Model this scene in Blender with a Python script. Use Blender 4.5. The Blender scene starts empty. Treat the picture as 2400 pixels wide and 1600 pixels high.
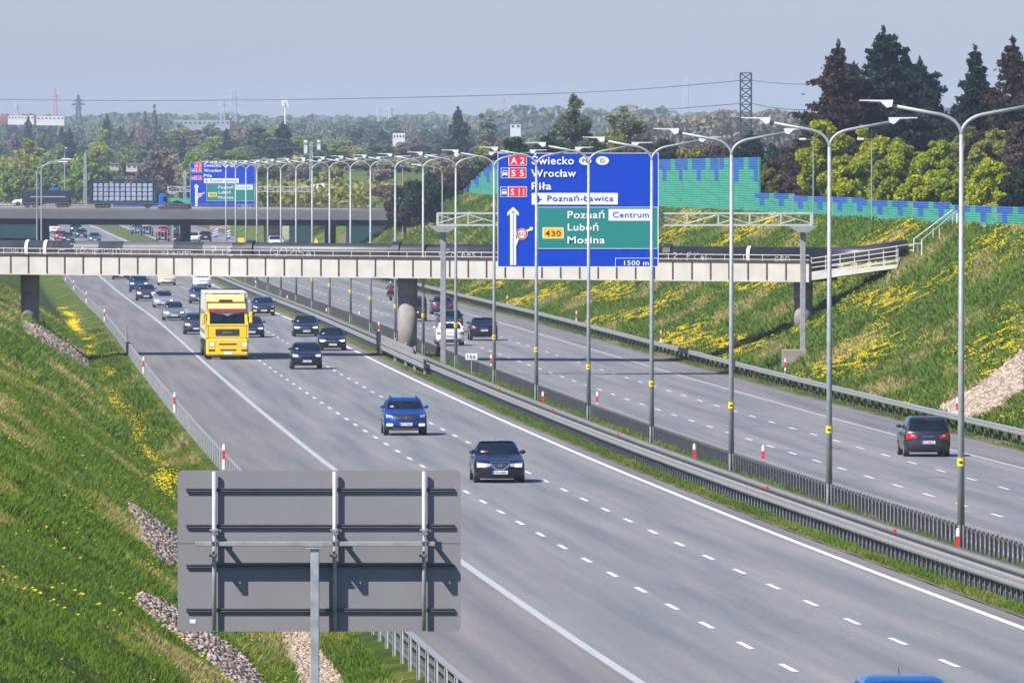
import bpy, math, random
import numpy as np
from math import sin, cos, pi, radians
rnd = random.Random(7)
nr = np.random.default_rng(11)
scene = bpy.context.scene
HAZE_D = 0.00007
COL = scene.collection
# ---------------------------------------------------------------- camera
CAMZ = 16.0          # camera height above the level z = 0
FPX = 22500.0        # focal length in pixels of the 2400 px wide photograph (a long telephoto)
HZ = 296.0           # image row of the true horizon
cam_data = bpy.data.cameras.new('camera')
cam = bpy.data.objects.new('camera', cam_data)
COL.objects.link(cam)
cam_data.sensor_width = 36.0
cam_data.lens = FPX / 2400.0 * 36.0
cam_data.clip_start = 1.0
cam_data.clip_end = 60000.0
cam.location = (0, 0, CAMZ)
cam.rotation_euler = (pi / 2 - math.atan((800 - HZ) / FPX), 0, 0)
scene.camera = cam
# ---------------------------------------------------------------- light
SUNDIR = np.array([-0.77, -0.66, 1.0]); SUNDIR /= np.linalg.norm(SUNDIR)   # towards the sun
sun_el = math.asin(SUNDIR[2])
world = bpy.data.worlds.new('World'); scene.world = world
world.use_nodes = True
wn = world.node_tree.nodes; wl = world.node_tree.links
for n in list(wn): wn.remove(n)
wo = wn.new('ShaderNodeOutputWorld'); bg = wn.new('ShaderNodeBackground')
sky = wn.new('ShaderNodeTexSky'); sky.sky_type = 'NISHITA'; sky.sun_disc = False
sky.sun_elevation = sun_el
sky.sun_rotation = math.atan2(SUNDIR[0], SUNDIR[1])
sky.altitude = 100; sky.air_density = 1.0; sky.dust_density = 0.6; sky.ozone_density = 4.0
tint = wn.new('ShaderNodeMix'); tint.data_type = 'RGBA'; tint.blend_type = 'MULTIPLY'
tint.inputs[0].default_value = 1.0; tint.inputs[7].default_value = (0.72, 0.785, 1.13, 1)
wl.new(sky.outputs[0], tint.inputs[6]); wl.new(tint.outputs[2], bg.inputs[0])
bg.inputs[1].default_value = 0.091
wl.new(bg.outputs[0], wo.inputs[0])
sl = bpy.data.lights.new('sun', 'SUN'); sl.energy = 5.0; sl.angle = radians(0.53); sl.color = (1.0, 0.95, 0.86)
so = bpy.data.objects.new('sun', sl); COL.objects.link(so)
so.location = (-200, -200, 300)
import mathutils
so.rotation_euler = mathutils.Vector(SUNDIR).to_track_quat('Z', 'Y').to_euler()
vs = scene.view_settings
vs.view_transform = 'Standard'; vs.look = 'None'; vs.exposure = 0.58; vs.gamma = 1.0; vs.use_curve_mapping = False
scene.render.engine = 'CYCLES'
cy = scene.cycles
cy.max_bounces = 6; cy.diffuse_bounces = 2; cy.glossy_bounces = 3; cy.transmission_bounces = 4
cy.transparent_max_bounces = 12; cy.volume_bounces = 0; cy.caustics_reflective = False; cy.caustics_refractive = False
cy.use_denoising = True
try: cy.denoising_input_passes = 'RGB_ALBEDO_NORMAL'
except Exception: pass
cy.denoising_prefilter = 'ACCURATE'

# ---------------------------------------------------------------- the alignment of the motorway
def smooth(xs, ys, hi=30000, step=5., sig=6):
    z = np.arange(0, hi, step); v = np.interp(z, xs, ys)
    k = np.exp(-.5 * (np.arange(-25, 26) / sig) ** 2); k /= k.sum()
    return z, np.convolve(np.pad(v, 25, mode='reflect', reflect_type='odd'), k, 'valid')
_z, _d = smooth([0,100,200,300,400,500,600,700,800,900,1000,1100,1200,1300,1500,1700,2000,2500,30000],
                [8.6,10.2,11.71,12.92,13.84,14.55,15.12,15.6,16.08,16.6,17.1,17.5,17.8,18.0,18.1,18.3,18.6,18.6,18.6])
_, _c = smooth([0,100,201,300,400,500,600,700,800,914,1047,1200,1400,1600,2000,3000,5000,30000],
               [20.2,14.2,8.27,3.0,-2.45,-7.85,-13.25,-18.6,-24.05,-30.7,-38.3,-47,-59,-72,-98,-170,-320,-320])
def RZ(Z): return CAMZ - np.interp(Z, _z, _d)        # road level, left carriageway
def C(Z): return np.interp(Z, _z, _c)                # centre line of the left carriageway
def hd(Z): return math.atan2(-(C(Z + 5) - C(Z - 5)), 10.0)   # heading (rotation about z) of the road
PO = [-6000,-120,-60,-34,-30,-26,-19,-16.6,-14.6,-12.9,-12,-11,-10,-9.4,6.3,6.5,8.7,11.0,11.3,26.0,26.3,27.5,28.5,30.6,33.9,44,46,60,120,6000]
PH = [9.4,9.4,9.3,9.3,9.1,7.2,3.6,2.25,0.85,-.45,-.45,-.2,-.03,-.06,-.06,.03,-.05,-.22,-.34,-.36,-.27,-.30,-.15,.75,2.1,8.72,8.85,9.0,9.2,9.4]
def _h2(x, y): return np.sin(x * 1.7 + np.sin(y * .31) * 2) * np.cos(y * .13 + x * .4)
def TH(off, Z):
    """ground height above the road level at an offset from the centre line"""
    off = np.asarray(off, float); Z = np.asarray(Z, float)
    o = off.copy()
    wid = 1 + np.clip((Z - 1330) / 500, 0, 1.1)             # the cutting widens at the junction
    o = np.where(o > 30, 30 + (o - 30) / wid, o); o = np.where(o < -13, -13 + (o + 13) / wid, o)
    h = np.interp(o, PO, PH)
    w = np.clip((np.abs(off - 8) - 19.5) / 6, 0, 1) * np.clip((47 - np.abs(off)) / 3, 0.3, 1)
    return h + w * .10 * _h2(off, Z) + w * .05 * np.sin(off * 3.1 + Z * .9)
def ground(off, Z): return float(RZ(Z) + TH(off, Z))
def P(off, Z, h=0.0):
    """a point at offset/station, h above the road level there"""
    return (float(C(Z)) + off, Z, float(RZ(Z)) + h)
def W(xd, yd, Z):
    """point at distance Z that is seen at photograph position (2352 px wide measure)"""
    return ((xd * 1.0204 - 1200) * Z / FPX, Z, CAMZ - (yd * 1.0204 - HZ) * Z / FPX)
_ZS = np.concatenate([np.arange(90, 1500, .5), np.arange(1500, 9000, 5)])
def hit(xd, yd, h=0.0):
    """first point of the ground (raised by h) met by the line of sight"""
    x, y = xd * 1.0204, yd * 1.0204
    X = (x - 1200) * _ZS / FPX; z = CAMZ - (y - HZ) * _ZS / FPX
    off = X - C(_ZS)
    g = RZ(_ZS) + TH(off, _ZS) + h
    i = int(np.argmax(z <= g))
    Z = float(_ZS[i]); return (float(X[i]), Z, float(g[i] - h)), float(off[i])

# ---------------------------------------------------------------- materials
MATS = {}
def nodes_of(m):
    m.use_nodes = True; nt = m.node_tree; b = nt.nodes.get('Principled BSDF'); return nt, nt.nodes, nt.links, b
def mat(name, col, rough=.6, metal=0., var=.12, scale=3., bump=0., spec=.5, coat=0., emit=None, estr=0., coords='Object', alpha=1.):
    if name in MATS: return MATS[name]
    m = bpy.data.materials.new(name); MATS[name] = m
    nt, N, L, b = nodes_of(m)
    c = (col[0], col[1], col[2], 1)
    b.inputs['Roughness'].default_value = rough; b.inputs['Metallic'].default_value = metal
    b.inputs['Specular IOR Level'].default_value = spec
    if coat: b.inputs['Coat Weight'].default_value = coat; b.inputs['Coat Roughness'].default_value = .06
    tc = N.new('ShaderNodeTexCoord'); nz = N.new('ShaderNodeTexNoise')
    nz.inputs['Scale'].default_value = scale; nz.inputs['Detail'].default_value = 5
    L.new(tc.outputs[coords], nz.inputs['Vector'])
    mr = N.new('ShaderNodeMapRange'); mr.inputs[1].default_value = .3; mr.inputs[2].default_value = .7
    mr.inputs[3].default_value = 1 - var; mr.inputs[4].default_value = 1 + var
    L.new(nz.outputs[0], mr.inputs[0])
    mx = N.new('ShaderNodeMix'); mx.data_type = 'RGBA'; mx.blend_type = 'MULTIPLY'; mx.inputs[0].default_value = 1
    mx.inputs[6].default_value = c; L.new(mr.outputs[0], mx.inputs[7]); L.new(mx.outputs[2], b.inputs['Base Color'])
    if bump:
        bp = N.new('ShaderNodeBump'); bp.inputs['Strength'].default_value = bump; bp.inputs['Distance'].default_value = .02
        L.new(nz.outputs[0], bp.inputs['Height']); L.new(bp.outputs[0], b.inputs['Normal'])
    if emit:
        b.inputs['Emission Color'].default_value = (*emit, 1); b.inputs['Emission Strength'].default_value = estr
    m.diffuse_color = c
    return m
GALV = mat('galvanised_steel', (.42,.44,.45), .45, .55, .15, 6)
GALV2 = mat('dull_galvanised_steel', (.29,.29,.295), .6, .15, .15, 4)
GALVU = mat('upright_galvanised', (.44,.46,.47), .5, .1, .15, 6)
GALVP = mat('pale_galvanised_post', (.46,.48,.50), .6, .05, .15, 4)
POSTM = mat('weathered_post_steel', (.30,.30,.31), .65, .2, .15, 5)
CONC = mat('grey_concrete', (.27,.24,.22), .85, 0, .18, 1.5, .3)
WHITEP = mat('white_paint', (.78,.78,.76), .5, 0, .05, 4)
REDP = mat('red_paint', (.62,.04,.03), .5, 0, .06, 4)
BLACKP = mat('black_plastic', (.02,.02,.022), .5, 0, .1, 4)
RUBBER = mat('tyre_rubber', (.022,.022,.024), .8, 0, .2, 8)
RIMM = mat('alloy_rim', (.45,.46,.48), .3, .8, .05, 8)
GLASS = mat('tinted_glass', (.006,.012,.018), .08, 0, .5, 1.6, spec=.28)
PLATEM = mat('plate_white', (.72,.73,.72), .4, 0, .04, 9)
EUBLUE = mat('plate_blue', (.02,.06,.42), .4)
LAMPON = mat('lit_headlamp', (.9,.9,.9), .1, emit=(1,.97,.92), estr=2.2)
LAMPOFF = mat('clear_headlamp', (.42,.45,.50), .12, .3, .35, 14, coat=.5)
TAIL = mat('tail_lamp_red', (.45,.015,.02), .2, 0, .25, 10, coat=.5)
AMBER = mat('amber_lamp', (.9,.35,.05), .3, emit=(1,.45,.1), estr=1.2)
YELP = mat('yellow_plate', (.85,.62,.02), .5, 0, .05, 9)
CHROME = mat('chrome_trim', (.7,.71,.73), .18, .95, .05, 9)

# ---------------------------------------------------------------- mesh helpers
class MB:
    def __init__(s): s.v = []; s.f = []; s.m = []; s.mats = []; s.cur = 0
    def use(s, m):
        if m not in s.mats: s.mats.append(m)
        s.cur = s.mats.index(m); return s
    def add(s, vs_, fs):
        o = len(s.v); s.v.extend([tuple(map(float, q)) for q in vs_])
        for f in fs: s.f.append(tuple(i + o for i in f)); s.m.append(s.cur)
        return s
    def box(s, c, d, rz=0., rx=0., ry=0.):
        x, y, z = d[0] / 2, d[1] / 2, d[2] / 2
        q = [(-x,-y,-z),(x,-y,-z),(x,y,-z),(-x,y,-z),(-x,-y,z),(x,-y,z),(x,y,z),(-x,y,z)]
        R = mathutils.Euler((rx, ry, rz)).to_matrix()
        q = [tuple(R @ mathutils.Vector(p) + mathutils.Vector(c)) for p in q]
        return s.add(q, [(0,3,2,1),(4,5,6,7),(0,1,5,4),(1,2,6,5),(2,3,7,6),(3,0,4,7)])
    def rbox(s, c, d, r=.03, rz=0.):
        """box with chamfered vertical and horizontal edges"""
        x, y, z = d[0] / 2, d[1] / 2, d[2] / 2; r = min(r, x * .9, y * .9, z * .9)
        rings = []
        for (k, zz) in ((r, -z), (0, -z + r), (0, z - r), (r, z)):
            xx, yy = x - k, y - k
            rings.append([(-xx + r, -yy, zz), (xx - r, -yy, zz), (xx, -yy + r, zz), (xx, yy - r, zz),
                          (xx - r, yy, zz), (-xx + r, yy, zz), (-xx, yy - r, zz), (-xx, -yy + r, zz)])
        ca, sa = cos(rz), sin(rz); V = []
        for rg in rings: V += [(p[0]*ca - p[1]*sa + c[0], p[0]*sa + p[1]*ca + c[1], p[2] + c[2]) for p in rg]
        F = [tuple(range(7, -1, -1)), tuple(range(24, 32))]
        for k in range(3):
            for i in range(8): j = (i + 1) % 8; F.append((k*8+i, k*8+j, k*8+8+j, k*8+8+i))
        return s.add(V, F)
    def tube(s, pts, r, n=8, cap=True, r2=None):
        pts = [mathutils.Vector(p) for p in pts]; V = []; F = []; up = mathutils.Vector((.0123, .031, 1))
        for i, p in enumerate(pts):
            a = pts[max(i - 1, 0)]; b = pts[min(i + 1, len(pts) - 1)]; t = (b - a).normalized()
            if abs(t.dot(up.normalized())) > .97: u = mathutils.Vector((1, 0, 0))
            else: u = up
            e1 = t.cross(u).normalized(); e2 = t.cross(e1).normalized()
            if i and e1.dot(pe) < 0: e1 = -e1; e2 = -e2
            pe = e1
            rr = r if r2 is None else r + (r2 - r) * i / (len(pts) - 1)
            for k in range(n):
                q = 2 * pi * k / n; V.append(p + e1 * rr * cos(q) + e2 * rr * sin(q))
        for i in range(len(pts) - 1):
            for k in range(n): j = (k + 1) % n; F.append((i*n+k, i*n+j, i*n+n+j, i*n+n+k))
        if cap: F.append(tuple(range(n - 1, -1, -1))); F.append(tuple(range((len(pts)-1)*n, len(pts)*n)))
        return s.add(V, F)
    def cyl(s, c, r, h, n=16, axis='z', r2=None):
        a = {'z': (0, 0, 1), 'x': (1, 0, 0), 'y': (0, 1, 0)}[axis]
        p0 = [c[i] - a[i] * h / 2 for i in range(3)]; p1 = [c[i] + a[i] * h / 2 for i in range(3)]
        return s.tube([p0, p1], r, n, r2=r2)
    def poly(s, pts): return s.add(pts, [tuple(range(len(pts)))])
    def ellip(s, c, r, n=10, m=6):
        V = []; F = []
        for i in range(m + 1):
            a = pi * i / m
            for k in range(n): q = 2*pi*k/n; V.append((c[0]+r[0]*sin(a)*cos(q), c[1]+r[1]*sin(a)*sin(q), c[2]-r[2]*cos(a)))
        for i in range(m):
            for k in range(n): j = (k+1) % n; F.append((i*n+k, i*n+j, i*n+n+j, i*n+n+k))
        return s.add(V, F)
    def prism(s, pts, y0, y1, axis='y'):
        """polygon pts (a, b) pushed through from y0 to y1"""
        n = len(pts)
        mk = {'y': lambda a, b, y: (a, y, b), 'x': lambda a, b, y: (y, a, b), 'z': lambda a, b, y: (a, b, y)}[axis]
        V = [mk(a, b, y0) for a, b in pts] + [mk(a, b, y1) for a, b in pts]
        F = [tuple(range(n)), tuple(range(2*n-1, n-1, -1))] + [(i, i+n, (i+1) % n + n, (i+1) % n) for i in range(n)]
        return s.add(V, F)
    def build(s, name, m=None, parent=None, sm=False, org=None):
        me = bpy.data.meshes.new(name)
        V = np.array(s.v, dtype=float).reshape(-1, 3)
        if org is not None: V = V - np.array(org)
        me.from_pydata(V.tolist(), [], s.f)
        if m is not None: me.materials.append(m)
        else:
            for q in s.mats: me.materials.append(q)
            me.polygons.foreach_set('material_index', s.m)
        if sm: me.polygons.foreach_set('use_smooth', [len(f_) <= 4 for f_ in s.f])
        me.update()
        o = bpy.data.objects.new(name, me); COL.objects.link(o)
        if parent is not None: o.parent = parent
        return o
def fast_mesh(name, V, F, m, parent=None, sm=False, attr=None):
    """big mesh from numpy arrays; F is (n, 3 or 4)"""
    me = bpy.data.meshes.new(name); V = np.asarray(V, np.float32); F = np.asarray(F, np.int32); k = F.shape[1]
    me.vertices.add(len(V)); me.vertices.foreach_set('co', V.ravel())
    me.loops.add(F.size); me.loops.foreach_set('vertex_index', F.ravel())
    me.polygons.add(len(F)); me.polygons.foreach_set('loop_start', np.arange(0, F.size, k, dtype=np.int32))
    for q in (m if isinstance(m, list) else [m]): me.materials.append(q)
    if sm: me.polygons.foreach_set('use_smooth', np.ones(len(F), bool))
    if attr is not None:
        for an, av in attr.items():
            a = me.attributes.new(an, 'FLOAT', 'POINT'); a.data.foreach_set('value', np.asarray(av, np.float32))
    me.update(calc_edges=True); me.validate(clean_customdata=False)
    o = bpy.data.objects.new(name, me); COL.objects.link(o)
    if parent is not None: o.parent = parent
    return o
def tag(o, label=None, cat=None, group=None, kind=None):
    if label: o['label'] = label
    if cat: o['category'] = cat
    if group: o['group'] = group
    if kind: o['kind'] = kind
    return o
def thing(name, label, cat, loc=(0, 0, 0), rz=0., group=None):
    o = bpy.data.objects.new(name, None); COL.objects.link(o); o.location = loc; o.rotation_euler = (0, 0, rz)
    o.empty_display_size = .3
    return tag(o, label, cat, group)
def dup(root, loc, rz, label=None, group=None):
    r = root.copy(); COL.objects.link(r); r.location = loc; r.rotation_euler = (0, 0, rz)
    if label: r['label'] = label
    if group: r['group'] = group
    for ch in list(root.children):
        c = ch.copy(); COL.objects.link(c); c.parent = r
        for g in list(ch.children): d = g.copy(); COL.objects.link(d); d.parent = c
    return r
ORD = ['nearest', 'second', 'third', 'fourth', 'fifth', 'sixth', 'seventh', 'eighth', 'ninth', 'tenth', 'eleventh', 'twelfth',
       'thirteenth', 'fourteenth', 'fifteenth', 'sixteenth', 'seventeenth', 'eighteenth', 'nineteenth', 'twentieth',
       'twenty-first', 'twenty-second', 'twenty-third', 'twenty-fourth', 'twenty-fifth', 'twenty-sixth', 'twenty-seventh']
# ================================================================ GROUND AND ROAD
def grid(name, offs, Zs, hf, m, kind='structure', uv=True, sm=True):
    O, Z = np.meshgrid(np.array(offs, float), np.array(Zs, float))
    X = C(Z) + O; H = hf(O, Z)
    V = np.stack([X.ravel(), Z.ravel(), H.ravel()], 1)
    n, k = O.shape[1], O.shape[0]
    i = np.arange(k - 1)[:, None] * n + np.arange(n - 1)[None, :]
    F = np.stack([i, i + 1, i + n + 1, i + n], -1).reshape(-1, 4)
    return fast_mesh(name, V, F, m, sm=sm, attr={'off': O.ravel(), 'sta': Z.ravel()})
zs_near = np.concatenate([np.arange(60, 260, 1.0), np.arange(260, 720, 2.5), np.arange(720, 1500, 8), np.arange(1500, 3000, 30),
                          np.arange(3000, 30000, 600)])
offs = np.unique(np.concatenate([[-6000,-3000,-1200,-500,-250,-120,-80,-60,-50,-42], np.arange(-38, -10, .5), [-10,-9.4,-4,0,4,6.3,6.5,7.5,8.7,10,11,11.3,15,20,26,26.3],
                                 np.arange(27, 62, .6), [70,90,120,250,500,1200,3000,6000]]))
def attr_node(N, name):
    a = N.new('ShaderNodeAttribute'); a.attribute_type = 'GEOMETRY'; a.attribute_name = name; return a
def grass_material():
    m = bpy.data.materials.new('meadow_grass'); nt, N, L, b = nodes_of(m)
    b.inputs['Roughness'].default_value = .9; b.inputs['Specular IOR Level'].default_value = .1
    tc = N.new('ShaderNodeTexCoord'); off = attr_node(N, 'off'); sta = attr_node(N, 'sta')
    # streaks that run down the slope: stretch across the slope
    cb = N.new('ShaderNodeCombineXYZ')
    def mul(a, k):
        q = N.new('ShaderNodeMath'); q.operation = 'MULTIPLY'; L.new(a, q.inputs[0]); q.inputs[1].default_value = k; return q.outputs[0]
    L.new(mul(off.outputs['Fac'], .35), cb.inputs[0]); L.new(mul(sta.outputs['Fac'], .09), cb.inputs[1])
    big = N.new('ShaderNodeTexNoise'); big.inputs['Scale'].default_value = 1.6; big.inputs['Detail'].default_value = 7; big.inputs['Roughness'].default_value = .62
    L.new(cb.outputs[0], big.inputs['Vector'])
    fine = N.new('ShaderNodeTexNoise'); fine.inputs['Scale'].default_value = 2.6; fine.inputs['Detail'].default_value = 9; fine.inputs['Roughness'].default_value = .75
    L.new(tc.outputs['Object'], fine.inputs['Vector'])
    r1 = N.new('ShaderNodeValToRGB'); e = r1.color_ramp.elements
    e[0].position = .36; e[0].color = (.062, .108, .014, 1); e[1].position = .68; e[1].color = (.20, .175, .055, 1)
    x = e.new(.50); x.color = (.10, .15, .022, 1); x = e.new(.58); x.color = (.14, .16, .032, 1)
    L.new(big.outputs[0], r1.inputs[0])
    r2 = N.new('ShaderNodeMapRange'); r2.inputs[1].default_value = .3; r2.inputs[2].default_value = .7; r2.inputs[3].default_value = .35; r2.inputs[4].default_value = 1.6
    L.new(fine.outputs[0], r2.inputs[0])
    mid_ = N.new('ShaderNodeTexNoise'); mid_.inputs['Scale'].default_value = .22; mid_.inputs['Detail'].default_value = 6; mid_.inputs['Roughness'].default_value = .8
    L.new(tc.outputs['Object'], mid_.inputs['Vector'])
    r3 = N.new('ShaderNodeMapRange'); r3.inputs[1].default_value = .35; r3.inputs[2].default_value = .65; r3.inputs[3].default_value = .55; r3.inputs[4].default_value = 1.35
    L.new(mid_.outputs[0], r3.inputs[0]); r4 = N.new('ShaderNodeMath'); r4.operation = 'MULTIPLY'; L.new(r2.outputs[0], r4.inputs[0]); L.new(r3.outputs[0], r4.inputs[1])
    mx = N.new('ShaderNodeMix'); mx.data_type = 'RGBA'; mx.blend_type = 'MULTIPLY'; mx.inputs[0].default_value = 1
    L.new(r1.outputs[0], mx.inputs[6]); L.new(r4.outputs[0], mx.inputs[7]); L.new(mx.outputs[2], b.inputs['Base Color'])
    bp = N.new('ShaderNodeBump'); bp.inputs['Strength'].default_value = .8; bp.inputs['Distance'].default_value = .25
    L.new(fine.outputs[0], bp.inputs['Height']); L.new(bp.outputs[0], b.inputs['Normal'])
    return m
GRASS = grass_material()
terr = grid('ground', offs, zs_near, lambda O, Z: RZ(Z) + TH(O, Z), GRASS)
tag(terr, kind='structure')

def asphalt(name, base, lane0, bands=True):
    m = bpy.data.materials.new(name); nt, N, L, b = nodes_of(m)
    b.inputs['Roughness'].default_value = .78; b.inputs['Specular IOR Level'].default_value = .35
    tc = N.new('ShaderNodeTexCoord'); off = attr_node(N, 'off'); sta = attr_node(N, 'sta')
    f = N.new('ShaderNodeTexNoise'); f.inputs['Scale'].default_value = 9; f.inputs['Detail'].default_value = 8; f.inputs['Roughness'].default_value = .8
    L.new(tc.outputs['Object'], f.inputs['Vector'])
    cb = N.new('ShaderNodeCombineXYZ')
    q1 = N.new('ShaderNodeMath'); q1.operation = 'MULTIPLY'; q1.inputs[1].default_value = 1.1; L.new(off.outputs['Fac'], q1.inputs[0])
    q2 = N.new('ShaderNodeMath'); q2.operation = 'MULTIPLY'; q2.inputs[1].default_value = .018; L.new(sta.outputs['Fac'], q2.inputs[0])
    L.new(q1.outputs[0], cb.inputs[0]); L.new(q2.outputs[0], cb.inputs[1])
    g = N.new('ShaderNodeTexNoise'); g.inputs['Scale'].default_value = 1.0; g.inputs['Detail'].default_value = 5
    L.new(cb.outputs[0], g.inputs['Vector'])
    # polished wheel tracks: cosine across the lane
    s1 = N.new('ShaderNodeMath'); s1.operation = 'SUBTRACT'; s1.inputs[1].default_value = lane0; L.new(off.outputs['Fac'], s1.inputs[0])
    s2 = N.new('ShaderNodeMath'); s2.operation = 'MULTIPLY'; s2.inputs[1].default_value = 2 * pi / 3.75; L.new(s1.outputs[0], s2.inputs[0])
    s3 = N.new('ShaderNodeMath'); s3.operation = 'COSINE'; L.new(s2.outputs[0], s3.inputs[0])
    a1 = N.new('ShaderNodeMapRange'); a1.inputs[1].default_value = -1; a1.inputs[2].default_value = 1
    a1.inputs[3].default_value = 1.045 if bands else 1; a1.inputs[4].default_value = .93 if bands else 1; L.new(s3.outputs[0], a1.inputs[0])
    a2 = N.new('ShaderNodeMapRange'); a2.inputs[1].default_value = .3; a2.inputs[2].default_value = .7; a2.inputs[3].default_value = .76; a2.inputs[4].default_value = 1.20; L.new(g.outputs[0], a2.inputs[0])
    a3 = N.new('ShaderNodeMapRange'); a3.inputs[1].default_value = .3; a3.inputs[2].default_value = .7; a3.inputs[3].default_value = .66; a3.inputs[4].default_value = 1.34; L.new(f.outputs[0], a3.inputs[0])
    m1 = N.new('ShaderNodeMath'); m1.operation = 'MULTIPLY'; L.new(a1.outputs[0], m1.inputs[0]); L.new(a2.outputs[0], m1.inputs[1])
    m2 = N.new('ShaderNodeMath'); m2.operation = 'MULTIPLY'; L.new(m1.outputs[0], m2.inputs[0]); L.new(a3.outputs[0], m2.inputs[1])
    # tar seams beside the lane lines and hairline cracks
    sm = s1.outputs[0]
    w1 = N.new('ShaderNodeMath'); w1.operation = 'ADD'; w1.inputs[1].default_value = 1.62 + 37.5; L.new(sm, w1.inputs[0])
    w2 = N.new('ShaderNodeMath'); w2.operation = 'MODULO'; w2.inputs[1].default_value = 3.75; L.new(w1.outputs[0], w2.inputs[0])
    w3 = N.new('ShaderNodeMath'); w3.operation = 'LESS_THAN'; w3.inputs[1].default_value = .05; L.new(w2.outputs[0], w3.inputs[0])
    vo = N.new('ShaderNodeTexVoronoi'); vo.feature = 'DISTANCE_TO_EDGE'; vo.inputs['Scale'].default_value = 1.0
    c2 = N.new('ShaderNodeCombineXYZ'); u1 = N.new('ShaderNodeMath'); u1.operation = 'MULTIPLY'; u1.inputs[1].default_value = .16; L.new(off.outputs['Fac'], u1.inputs[0])
    u2 = N.new('ShaderNodeMath'); u2.operation = 'MULTIPLY'; u2.inputs[1].default_value = .021; L.new(sta.outputs['Fac'], u2.inputs[0])
    u3 = N.new('ShaderNodeMath'); u3.operation = 'ADD'; L.new(u2.outputs[0], u3.inputs[0]); u4 = N.new('ShaderNodeMath'); u4.operation = 'MULTIPLY'; u4.inputs[1].default_value = .10; L.new(f.outputs[0], u4.inputs[0]); L.new(u4.outputs[0], u3.inputs[1])
    L.new(u1.outputs[0], c2.inputs[0]); L.new(u3.outputs[0], c2.inputs[1]); L.new(c2.outputs[0], vo.inputs['Vector'])
    v1 = N.new('ShaderNodeMath'); v1.operation = 'LESS_THAN'; v1.inputs[1].default_value = .0035; L.new(vo.outputs['Distance'], v1.inputs[0])
    v2 = N.new('ShaderNodeMath'); v2.operation = 'MAXIMUM'; L.new(v1.outputs[0], v2.inputs[0]); L.new(w3.outputs[0], v2.inputs[1])
    v3 = N.new('ShaderNodeMath'); v3.operation = 'MULTIPLY'; v3.inputs[1].default_value = -.07; L.new(v2.outputs[0], v3.inputs[0])
    v4 = N.new('ShaderNodeMath'); v4.operation = 'ADD'; v4.inputs[1].default_value = 1.0; L.new(v3.outputs[0], v4.inputs[0])
    v5 = N.new('ShaderNodeMath'); v5.operation = 'MULTIPLY'; L.new(v4.outputs[0], v5.inputs[0]); L.new(m2.outputs[0], v5.inputs[1]); m2 = v5
    mx = N.new('ShaderNodeMix'); mx.data_type = 'RGBA'; mx.blend_type = 'MULTIPLY'; mx.inputs[0].default_value = 1
    hm = N.new('ShaderNodeMix'); hm.data_type = 'RGBA'; hm.inputs[6].default_value = (base[0] * .955, base[1] * 1.015, base[2] * 1.025, 1); hm.inputs[7].default_value = (base[0] * 1.03, base[1] * .995, base[2] * .975, 1)
    hr = N.new('ShaderNodeMapRange'); hr.inputs[1].default_value = .4; hr.inputs[2].default_value = .6; L.new(g.outputs[0], hr.inputs[0]); L.new(hr.outputs[0], hm.inputs[0]); L.new(hm.outputs[2], mx.inputs[6]); L.new(m2.outputs[0], mx.inputs[7]); L.new(mx.outputs[2], b.inputs['Base Color'])
    bp = N.new('ShaderNodeBump'); bp.inputs['Strength'].default_value = .25; bp.inputs['Distance'].default_value = .01
    L.new(f.outputs[0], bp.inputs['Height']); L.new(bp.outputs[0], b.inputs['Normal'])
    return m
ASPH = asphalt('worn_asphalt', (.203, .206, .203), 0.0)
SHLD = asphalt('shoulder_asphalt', (.185, .176, .172), 0.0, False)
ASPHR = asphalt('worn_asphalt_right', (.205, .204, .203), 17.45)
zr = np.concatenate([np.arange(80, 900, 4.0), np.arange(900, 2600, 12)])
RR = -.27
tag(grid('road', [-5.75, -4, -2, 0, 2, 4, 5.76], zr, lambda O, Z: RZ(Z) + .004 + O * 0, ASPH), kind='structure')
tag(grid('road_shoulder', [-9.6, -7.5, -5.75], zr, lambda O, Z: RZ(Z) + .004 + (O + 5.75) * .004, SHLD), kind='structure')
tag(grid('road_inner_shoulder', [5.76, 6.28], zr, lambda O, Z: RZ(Z) + .004, SHLD), kind='structure')
tag(grid('road', [11.35, 14, 17, 20, 23.2], zr, lambda O, Z: RZ(Z) + RR + .004, ASPHR), kind='structure')
tag(grid('road_shoulder', [23.2, 24.5, 25.95], zr, lambda O, Z: RZ(Z) + RR + .004, SHLD), kind='structure')
DIRT = mat('edge_grit', (.15,.115,.085), .95, 0, .45, 2.2, .3)
for (o0, o1, z0) in ((6.27, 6.47, 0), (-9.82, -9.58, 0), (25.93, 26.22, RR), (11.18, 11.36, RR)):
    tag(grid('gravel_edge', [o0, o1], zr, lambda O, Z: RZ(Z) + z0 + .010 + .03 * np.sin(Z * 1.3 + O * 7) ** 2, DIRT), kind='structure')
LINE = mat('road_marking_paint', (.68, .68, .66), .6, 0, .10, 5)
LINE2 = mat('worn_marking_paint', (.43, .44, .44), .65, 0, .16, 5)
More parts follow.
